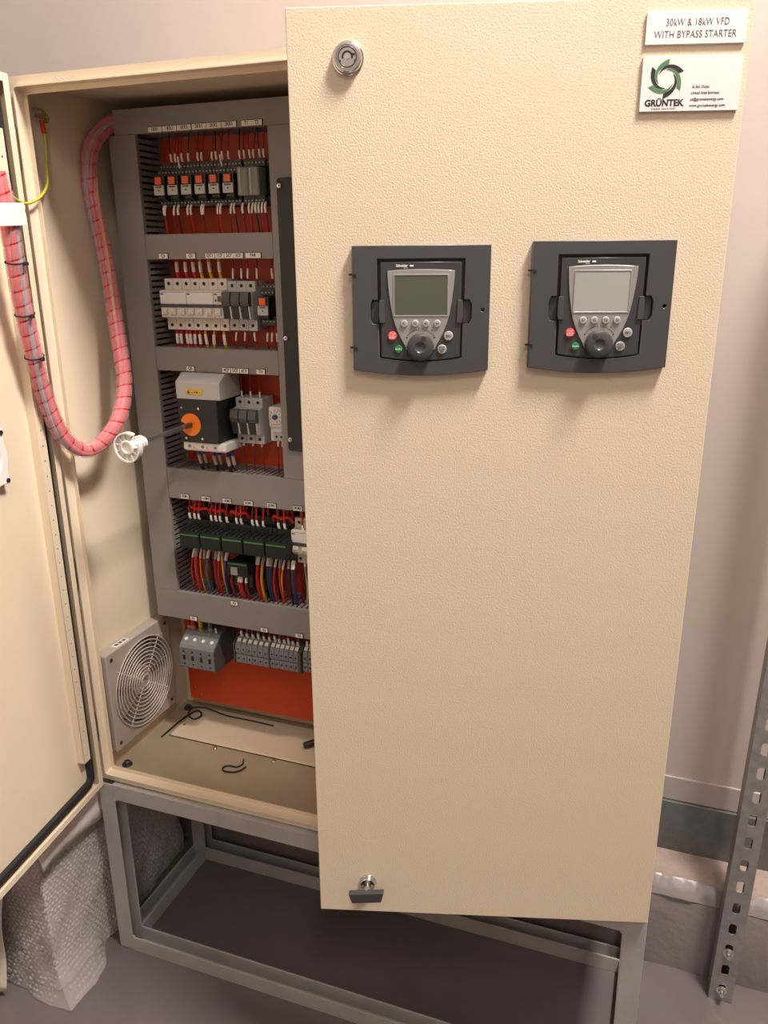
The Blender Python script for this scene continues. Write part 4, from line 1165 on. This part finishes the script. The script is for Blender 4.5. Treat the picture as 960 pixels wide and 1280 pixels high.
# ------------------------------------------------------------------ spiral wrapped cable loom between plate and left door
hose = spline([(0.052, 0.205, 1.160), (0.036, 0.180, 1.160), (0.019, 0.146, 1.122), (0.0165, 0.136, 1.070), (0.0205, 0.134, 1.028), (0.033, 0.134, 0.940), (0.060, 0.110, 0.822), (0.078, 0.090, 0.743), (0.082, 0.060, 0.688), (0.064, 0.030, 0.651),
               (0.047, 0.000, 0.647), (0.038, -0.030, 0.681), (0.038, -0.055, 0.752), (0.047, -0.075, 0.828), (0.054, -0.090, 0.900), (0.062, -0.100, 0.965), (0.067, -0.108, 1.020), (0.066, -0.115, 1.060)], 14)
t = empty('cable_loom', hose[-1], label='pink spiral wrapped cable loom hanging in a loop to the left door', cat='cable')
off = -Vector(hose[-1])
hose = [p + off for p in hose]
HR = 0.0135
fr = frames(hose)
for i, (mm, rr) in enumerate((('wire_pink', .0045), ('wire_red', .0042), ('wire_grey', .0036), ('wire_pink', .0042), ('wire_red', .0042), ('wire_pink', .0045), ('wire_yellow', .0022))):
    pts = []
    for k, (p, tt, a_, b_) in enumerate(fr):
        q = 2 * PI * i / 6 + k * 0.035
        R_ = 0.0076 if i < 6 else 0.0108
        pts.append(p + a_ * R_ * math.cos(q) + b_ * R_ * math.sin(q))
    if mm == 'wire_yellow': pts = pts[:int(len(pts) * 0.34)]
    MB().tube(pts, rr, 7).build('wire', mm, t, smooth=50)
MB().tube(hose, 0.0075, 8).build('wire_core', 'wire_pink', t, smooth=50)
# wrap: a helical band with narrow gaps
vs, fs = [], []
turn = 0.0215; band = 0.88
# arc length
L_ = [0.0]
for i in range(1, len(hose)): L_.append(L_[-1] + (hose[i] - hose[i - 1]).length)
total = L_[-1]
def at(sv):
    sv = max(0.0, min(total - 1e-6, sv))
    import bisect
    k = min(bisect.bisect_right(L_, sv) - 1, len(hose) - 2)
    f = (sv - L_[k]) / (L_[k + 1] - L_[k])
    p = fr[k][0].lerp(fr[k + 1][0], f)
    tt = fr[k][1].lerp(fr[k + 1][1], f).normalized()
    a_ = fr[k][2].lerp(fr[k + 1][2], f); a_ = (a_ - tt * a_.dot(tt)).normalized()
    return p, tt, a_, tt.cross(a_)
nturn = 18
steps = int(total / turn * nturn)
for i in range(steps + 1):
    sv = turn * i / nturn
    ang = 2 * PI * i / nturn
    for j in range(4):
        p, tt, a_, b_ = at(sv + turn * band * j / 3)
        vs.append(p + (a_ * math.cos(ang) + b_ * math.sin(ang)) * (HR + (0.0004 if 0 < j < 3 else 0)))
for i in range(steps):
    for j in range(3):
        q = i * 4 + j
        fs.append((q, q + 4, q + 5, q + 1))
MB().add(vs, fs).build('spiral_wrap', 'spiral_wrap', t, smooth=60)
LOOM_ORIGIN = -off
def hose_at(z, side=1):
    best = None
    for (p, tt, a_, b_) in fr[len(fr) // 2:]:
        w_ = p + LOOM_ORIGIN
        if best is None or abs(w_.z - z) < abs(best[0].z - z): best = (w_, tt)
    return best
# cable ties on the loom
for z, wh in ((0.945, 'uppermost of three'), (0.870, 'middle of three'), (0.805, 'lowest of three')):
    p, tt = hose_at(z)
    rotm = tt.to_track_quat('Z', 'Y')
    t = empty('cable_tie', p, label='black cable tie round the pink loom, ' + wh, cat='cable tie', group='black cable ties on the pink loom')
    t.rotation_euler = rotm.to_euler()
    MB().torus((0, 0, 0), HR + 0.0002, 0.0012, 'z', 28, 6).build('strap', 'gasket_black', t, smooth=60)
    Mr = Matrix.Rotation(math.radians(-40), 4, 'Z')
    MB().box(HR + 0.0018, HR + 0.0075, -0.0025, 0.0025, -0.0022, 0.0022, Mr).build('tie_head', 'gasket_black', t)
# white adhesive bracket holding the loom to the left door
p, tt = hose_at(1.005)
t = empty('cable_bracket', (p.x, p.y, p.z), (math.radians(3), math.radians(4), -THL + PI / 2 - 0.25), 'white flat bracket holding the pink loom against the left door', 'bracket')
MB().box(0.0150, 0.0172, -0.044, 0.016, -0.0135, 0.0160).build('bracket_plate', 'sign_white', t, bevel=0.0006)
MB().box(-0.025, 0.0150, 0.0140, 0.0160, -0.0130, 0.0155).build('bracket_side', 'sign_white', t, bevel=0.0005)

# ------------------------------------------------------------------ earth strap from the side wall to the left door
t = empty('earth_stud', (0.0018, 0.046, 1.160), label='brass earth stud with nut on the left inner wall near the top', cat='stud')
MB().cyl((0, 0, 0), (0.016, 0, 0), 0.003, n=12).build('stud', 'brass', t, smooth=40)
MB().cyl((0.004, 0, 0), (0.008, 0, 0), 0.0062, n=6).build('nut', 'zinc', t)
MB().cyl((0.0005, 0, 0), (0.0032, 0, 0), 0.0080, n=18).build('washer', 'zinc', t, smooth=40)
o = link_mesh('earth_sticker', plate_mesh('earth_sticker', [circle(0, 0, 0.0075, 24)], 0.0003), 'yellow_print', None, (0.0019, 0.066, 1.155), RIGHT)
set_props(o, 'small round yellow earth sticker beside the brass stud', 'sticker')
m = MB().torus((0, 0, 0.0004), 0.0071, 0.0005, 'z', 24, 4)
m.build('sticker_ring', 'ink_black', o)
m = MB().box(-0.0005, 0.0005, -0.001, 0.005, 0.0003, 0.0006)
for q, w_ in enumerate((0.004, 0.0028, 0.0014)): m.box(-w_, w_, -0.001 - 0.0022 * q - 0.0008, -0.001 - 0.0022 * q, 0.0003, 0.0006)
m.build('earth_symbol', 'ink_black', o)
pts = spline([(0.012, 0.046, 1.148), (0.012, 0.048, 1.135), (0.014, 0.046, 1.110), (0.016, 0.040, 1.080), (0.0215, 0.030, 1.056), (0.0285, 0.002, 1.035), (0.0285, -0.030, 1.0255), (0.034, -0.064, 1.037), (0.042, -0.085, 1.055), (0.046, -0.105, 1.085)], 8)
o = MB().tube(pts, 0.0021, 10, stripe=True).build('earth_wire', ['wire_lime', 'wire_green'], None, smooth=60)
set_props(o, 'green and yellow earth wire from the brass stud to the left door', 'wire')
MB().tube([(0.012, 0.0455, 1.149), (0.012, 0.0475, 1.139), (0.0128, 0.0475, 1.130)], 0.0034, 10).build('red_boot', 'wire_red', o, smooth=50)
MB().box(0.0104, 0.0116, 0.0400, 0.0520, 1.150, 1.166).build('ring_lug', 'zinc', o, bevel=0.0005)

# ------------------------------------------------------------------ inner part of the rotary handle on the left door
n_in = Vector((math.sin(THL), math.cos(THL), 0))
d0 = Vector((math.cos(THL), -math.sin(THL), 0))
hp = Vector((-0.001, -0.021, 0)) + d0 * 0.163 + n_in * 0.0035 + Vector((0, 0, 0.667))
t = empty('door_handle_seat', hp, (0, 0, -THL + PI), 'white plastic seat of the rotary handle on the inside of the left door', 'bracket')
# local frame: faces -y (into the cabinet side), x along the door
def seat_outline(r):
    out = []
    for i in range(48):
        a = 2 * PI * i / 48
        q = abs(math.cos(2 * a))
        R_ = r * (1.0 + 0.32 * (1 - q) ** 2.5)
        out.append((R_ * math.cos(a), R_ * math.sin(a)))
    return out
link_mesh('seat_frame', plate_mesh('seat_frame', [seat_outline(0.0450), circle(0, 0, 0.031, 32)], 0.014, 0.001), 'white_plastic', t, (0, 0, 0), FRONT)
MB().lathe([(0.031, 0.0), (0.031, 0.004), (0.014, 0.005), (0.012, 0.016), (0.007, 0.016), (0.006, 0.006), (0.0005, 0.006)], (0, 0, 0), '-y', 28).build('seat_hub', 'white_plastic', t, smooth=35)
for sx in (-1, 1):
    for sz in (-1, 1):
        MB().cyl((sx * 0.0365, -0.014, sz * 0.0365), (sx * 0.0365, -0.016, sz * 0.0365), 0.0034, n=14).build('seat_screw', 'black_plastic', t, smooth=40)

# ------------------------------------------------------------------ fan filter on the left inner wall
FT = 0.024
t = empty('filter_fan', (0.0019, 0.118, 0.148), RIGHT, 'square grey filter fan with round wire guard on the left inner wall', 'fan')
# local: x along the wall (towards the back), y up, z out of the wall
hw, hh = 0.0975, 0.102
m = link_mesh('fan_housing', plate_mesh('fan_housing', [rect(-hw, hw, -hh, hh, 0.004), circle(0.004, 0, 0.0885, 40)], FT, 0.001), 'fan_grey', t)
MB().cyl((0.004, 0, 0.0005), (0.004, 0, 0.006), 0.0885, n=40).build('filter_mat', 'fan_filter', t)
MB().lathe([(0.030, 0.006), (0.030, 0.018), (0.027, 0.0195), (0.0005, 0.0195)], (0.004, 0, 0), 'z', 28).build('fan_motor', 'fan_grey', t, smooth=35)
for i in range(7):
    a = 2 * PI * i / 7
    M = Matrix.Translation((0.004, 0, 0.0125)) @ Matrix.Rotation(a, 4, 'Z') @ Matrix.Rotation(math.radians(28), 4, 'X')
    MB().box(0.029, 0.082, -0.015, 0.015, -0.0007, 0.0007, M).build('fan_blade', 'fan_filter', t)
for i in range(11):
    rr = 0.012 + 0.0078 * i
    MB().torus((0.004, 0, FT + 0.0025), rr, 0.0014, 'z', 44, 6).build('guard_ring', 'guard_wire', t, smooth=60)
for i in range(4):
    a = math.radians(45 + 90 * i + 8)
    MB().cyl((0.004 + 0.010 * math.cos(a), 0.010 * math.sin(a), FT + 0.0012), (0.004 + 0.094 * math.cos(a), 0.094 * math.sin(a), FT + 0.0012), 0.0012, n=8).build('guard_spoke', 'guard_wire', t, smooth=60)
for sx in (-1, 1):
    for sy in (-1, 1):
        MB().lathe([(0.004, 0), (0.004, 0.001), (0.0025, 0.0018), (0.0005, 0.0018)], (sx * 0.084, sy * 0.088, FT), 'z', 12).build('fan_screw', 'steel_dark', t, smooth=40)
o = MB().box(-0.060, -0.022, 0.1021, 0.1024, 0.006, 0.020).build('type_label', 'sign_white', t)
m = MB()
for q in range(3): m.box(-0.055 + 0.011 * q, -0.047 + 0.011 * q, 0.1024, 0.1026, 0.009, 0.016)
m.build('label_print', 'ink_grey', o)

# ------------------------------------------------------------------ offcuts on the cabinet floor
def cable(name, ctrl, r, m, label, cat='wire', ends=False):
    o = MB().tube(spline(ctrl, 10), r, 8).build(name, m, None, smooth=50)
    return set_props(o, label, cat)
zf = 0.0062
cable('loose_wire', [(0.033, 0.146, .0042), (0.036, 0.170, .0068), (0.038, 0.205, .0070), (0.043, 0.236, zf + .001), (0.058, 0.247, zf + .006), (0.072, 0.236, zf + .004), (0.062, 0.222, zf + .001), (0.046, 0.226, zf + .008), (0.048, 0.246, zf + .012), (0.075, 0.258, zf + .008), (0.12, 0.256, zf + .002), (0.18, 0.258, zf), (0.235, 0.256, zf)], 0.0016, 'wire_black', 'thin black wire coiled on the cabinet floor near the back corner')
cable('wire_offcut', [(0.236, 0.128, .010), (0.238, 0.120, .0045), (0.232, 0.108, .004), (0.215, 0.106, .0042), (0.208, 0.097, .0043), (0.216, 0.088, .0042), (0.236, 0.092, .0042), (0.246, 0.100, .006), (0.254, 0.106, .011)], 0.0017, 'wire_black', 'short curled black wire offcut on the cabinet floor near the front')
o = cable('cable_stub', [(0.330, 0.205, 0.012), (0.350, 0.218, 0.017), (0.375, 0.232, 0.024), (0.40, 0.245, 0.034)], 0.0068, 'wire_black', 'thick black cable end lying on the cabinet floor beside the door edge', 'cable')
MB().cyl((0.3296, 0.2048, 0.0119), (0.3302, 0.2052, 0.0121), 0.0052, n=10).build('cable_core', 'ink_grey', o)

# ------------------------------------------------------------------ slotted channel standing at the wall
t = empty('slotted_channel', (1.132, 0.262, Z0), (0, math.radians(1.0), 0), 'galvanised slotted steel channel standing upright on the floor by the kerb', 'channel')
H = 1.60
loops = [rect(0, 0.041, 0, H, 0.001, 1)]
for i in range(33):
    z = 0.028 + 0.0478 * i
    loops.append(rect(0.0140, 0.0270, z - 0.0122, z + 0.0122, 0.0055, 4))
link_mesh('web', plate_mesh('web', loops, 0.0025), 'galvanised', t, (0, 0.0025, 0), FRONT)
for x in (0.0, 0.0386):
    MB().box(x, x + 0.0024, 0.0026, 0.041, 0, H).build('flange', 'galvanised', t, bevel=0.0004)
for x0, x1 in ((0.0025, 0.0095), (0.0315, 0.0385)):
    MB().box(x0, x1, 0.0386, 0.041, 0, H).build('lip', 'galvanised', t)
for z, y in ((0.028, -0.0001), (0.118, 0.0)):
    b = MB().cyl((0.0205, 0.0, z), (0.0205, -0.0022, z), 0.0095, n=20).build('washer', 'zinc', t, smooth=40)
    MB().cyl((0.0205, -0.0022, z), (0.0205, -0.0085, z), 0.0068, n=6).build('nut', 'zinc', b)
    MB().cyl((0.0205, -0.0085, z), (0.0205, -0.0150, z), 0.0038, n=12).build('bolt_end', 'zinc', b, smooth=40)

# ------------------------------------------------------------------ bubble wrapped carton beside the stand
BX0, BX1, BY0, BY1, BZ1 = -0.40, -0.032, -0.150, 0.27, -0.050
t = empty('wrapped_carton', ((BX0 + BX1) / 2, (BY0 + BY1) / 2, Z0), label='bubble wrapped carton on the floor left of the stand', cat='carton')
cx, cy = (BX0 + BX1) / 2, (BY0 + BY1) / 2
hx, hy, hz = (BX1 - BX0) / 2, (BY1 - BY0) / 2, BZ1 - Z0
MB().box(-hx + .006, hx - .006, -hy + .006, hy - .006, 0.002, hz - .006).build('carton_body', 'wrapped_grey', t, bevel=0.004)
# film: a slightly crumpled skin
def crumple(u, v, s_=1.0):
    return s_ * (0.0030 * math.sin(23 * u + 9 * v) + 0.0022 * math.sin(31 * v - 47 * u + 1.0) + 0.0014 * math.sin(97 * u + 41 * v) + 0.0016 * math.sin(63 * (u - v)))
vs, fs = [], []
per = []
seg = 0.012
def edge(a, b):
    n_ = max(1, int(math.dist(a, b) / seg))
    return [(a[0] + (b[0] - a[0]) * i / n_, a[1] + (b[1] - a[1]) * i / n_) for i in range(n_)]
per = edge((-hx, -hy), (hx, -hy)) + edge((hx, -hy), (hx, hy)) + edge((hx, hy), (-hx, hy)) + edge((-hx, hy), (-hx, -hy))
nz = 26
def flare(x, y, z):
    """the wrap spreads out over the floor in front of the stand"""
    q = max(0.0, 1 - z / 0.075) ** 1.6
    fx = 0.042 * q * max(0.0, min(1.0, (-0.015 - (y + cy)) / 0.05)) if x > hx - .001 else 0.0
    fy = -0.020 * q * (1.0 if x > hx - .06 else 0.45) if y < -hy + .001 else 0.0
    return fx, fy
np_ = len(per)
def skin(i, k):
    x, y = per[i % np_]
    z = hz * k / nz
    c = crumple(i * seg, z)
    fx, fy = flare(x, y, z)
    sx_ = 1 + c / hx; sy_ = 1 + c / hy
    return (x * sx_ + fx, y * sy_ + fy, max(z, 0.0015) + (0.004 * abs(math.sin(i * 1.3)) if k == 0 else 0))
for k in range(nz + 1):
    for i in range(np_): vs.append(skin(i, k))
for k in range(nz):
    for i in range(np_):
        a, b = k * np_ + i, k * np_ + (i + 1) % np_
        fs.append((a, b, b + np_, a + np_))
vs.append((0, 0, hz + 0.004)); top_i = len(vs) - 1
for i in range(np_): fs.append((nz * np_ + i, nz * np_ + (i + 1) % np_, top_i))
film = MB().add(vs, fs).build('bubble_film', 'bubble_film', t, smooth=50)
# bubbles: small domes on the two faces in view
dome_v, dome_f = [(0, 0, 1)], []
for q in range(8): dome_v.append((0.78 * math.cos(q * PI / 4), 0.78 * math.sin(q * PI / 4), 0.62))
for q in range(8): dome_v.append((math.cos(q * PI / 4), math.sin(q * PI / 4), 0.0))
for q in range(8):
    a, b = 1 + q, 1 + (q + 1) % 8
    dome_f += [(0, a, b), (a, a + 8, b + 8, b)]
m = MB()
p_ = 0.0098; r_ = 0.0042
def dome(c, nx, ny):
    tx = Vector((-ny, nx, 0)); nn = Vector((nx, ny, 0)); uz = Vector((0, 0, 1))
    s1 = r_ * random.uniform(0.8, 1.08); hgt = r_ * random.uniform(0.15, 0.6)
    tl = Vector((random.uniform(-.25, .25), random.uniform(-.25, .25)))
    m.add([Vector(c) + tx * (v[0] * s1) + uz * (v[1] * s1) + nn * (v[2] * hgt + 0.25 * s1 * (v[0] * tl[0] + v[1] * tl[1])) for v in dome_v], dome_f)
rows = int(hz / (p_ * 0.87))
for k in range(1, rows):
    z = k * p_ * 0.87
    for i in range(int(2 * hy / p_)):
        y = -hy + (i + (0.5 if k % 2 else 0)) * p_
        jy, jz = random.uniform(-.0012, .0012), random.uniform(-.0012, .0012)
        c = crumple((2 * hx + y + hy), z) + flare(hx, y, z)[0]
        if random.random() < .93: dome((hx + c - 0.0002, y + jy, z + jz), 1, 0)
    for i in range(int(0.20 / p_)):
        x = hx - (i + (0.5 if k % 2 else 0)) * p_
        jx, jz = random.uniform(-.0012, .0012), random.uniform(-.0012, .0012)
        c = crumple(x + hx, z) - flare(x, -hy, z)[1]
        if random.random() < .93: dome((x + jx, -hy - c + 0.0002, z + jz), 0, -1)
m.build('bubbles', 'bubble_film', t, smooth=50)['kind'] = 'stuff'
t.location = (cx, cy, Z0)
# white foam sheet over the carton's top
vs, fs = [], []
prof = [(BX1 - 0.20, BZ1 + 0.014), (BX1 - 0.10, BZ1 + 0.014), (BX1 - 0.04, BZ1 + 0.015), (BX1 + 0.004, BZ1 + 0.014), (BX1 + 0.013, BZ1 + 0.006), (BX1 + 0.018, BZ1 - 0.016), (BX1 + 0.020, BZ1 - 0.036)]
ny = 24
for j in range(ny + 1):
    y = BY0 - 0.020 + (BY1 - BY0 - 0.03) * j / ny
    for i, (x, z) in enumerate(prof):
        w_ = 0.002 * math.sin(j * 1.1 + i) + 0.0015 * math.sin(j * 2.7)
        d_ = 0.0 if i < 5 else (0.014 * math.sin(j * 0.30 + .9) * (i - 4) / 2)
        vs.append((x + 0.5 * w_ + (0.010 if i > 3 else 0) * math.exp(-j / 4.0), y, z + w_ + d_ * .5))
for j in range(ny):
    for i in range(len(prof) - 1):
        q = j * len(prof) + i
        fs.append((q, q + 1, q + len(prof) + 1, q + len(prof)))
o = MB().add(vs, fs).build('foam_sheet', 'foam_white', None, smooth=60)
md = o.modifiers.new('solid', 'SOLIDIFY'); md.thickness = 0.003
set_props(o, 'white foam sheet lying over the wrapped carton under the left door', 'foam sheet')
# wrinkled white sheet hanging on the carton's front
vs, fs = [], []
nx_, nz_ = 26, 22
for k in range(nz_ + 1):
    v = k / nz_
    for i in range(nx_ + 1):
        u = i / nx_
        x = BX1 - 0.085 + 0.02 * v - 0.30 * u - 0.012 * (1 - v)
        z = Z0 + 0.012 + 0.012 * math.sin(u * 9) * (1 - v) + 0.29 * v
        y = BY0 - 0.020 - 0.012 * (1 - v) - 0.007 * math.sin(11 * u + 3 * v) * (1.2 - v) - 0.004 * math.sin(27 * u - 8 * v) - 0.012 * max(0, .25 - v)
        vs.append((x, y, z))
for k in range(nz_):
    for i in range(nx_):
        q = k * (nx_ + 1) + i
        fs.append((q, q + 1, q + nx_ + 2, q + nx_ + 1))
o = MB().add(vs, fs).build('plastic_sheet', 'sheet_white', None, smooth=60)
md = o.modifiers.new('solid', 'SOLIDIFY'); md.thickness = 0.0012
set_props(o, 'wrinkled off-white plastic sheet hanging in front of the wrapped carton', 'sheet')

# ------------------------------------------------------------------ wires told apart by their place in the row
ORD = ['first', 'second', 'third', 'fourth', 'fifth', 'sixth', 'seventh', 'eighth', 'ninth', 'tenth', 'eleventh', 'twelfth', 'thirteenth', 'fourteenth', 'fifteenth', 'sixteenth']
same = {}
for o in SC.objects:
    if o.parent is None and o.name.split('.')[0] == 'wire': same.setdefault(o['label'], []).append(o)
for lab, os_ in same.items():
    if len(os_) > 1:
        os_.sort(key=lambda q: q.data.vertices[0].co.x)
        for q, o in enumerate(os_): o['label'] = lab + ', ' + ORD[q] + ' from left'

# ------------------------------------------------------------------ lift everything so that the room floor is at z = 0
for o in list(SC.objects):
    if o.parent is None:
        o.location.z += 0.40
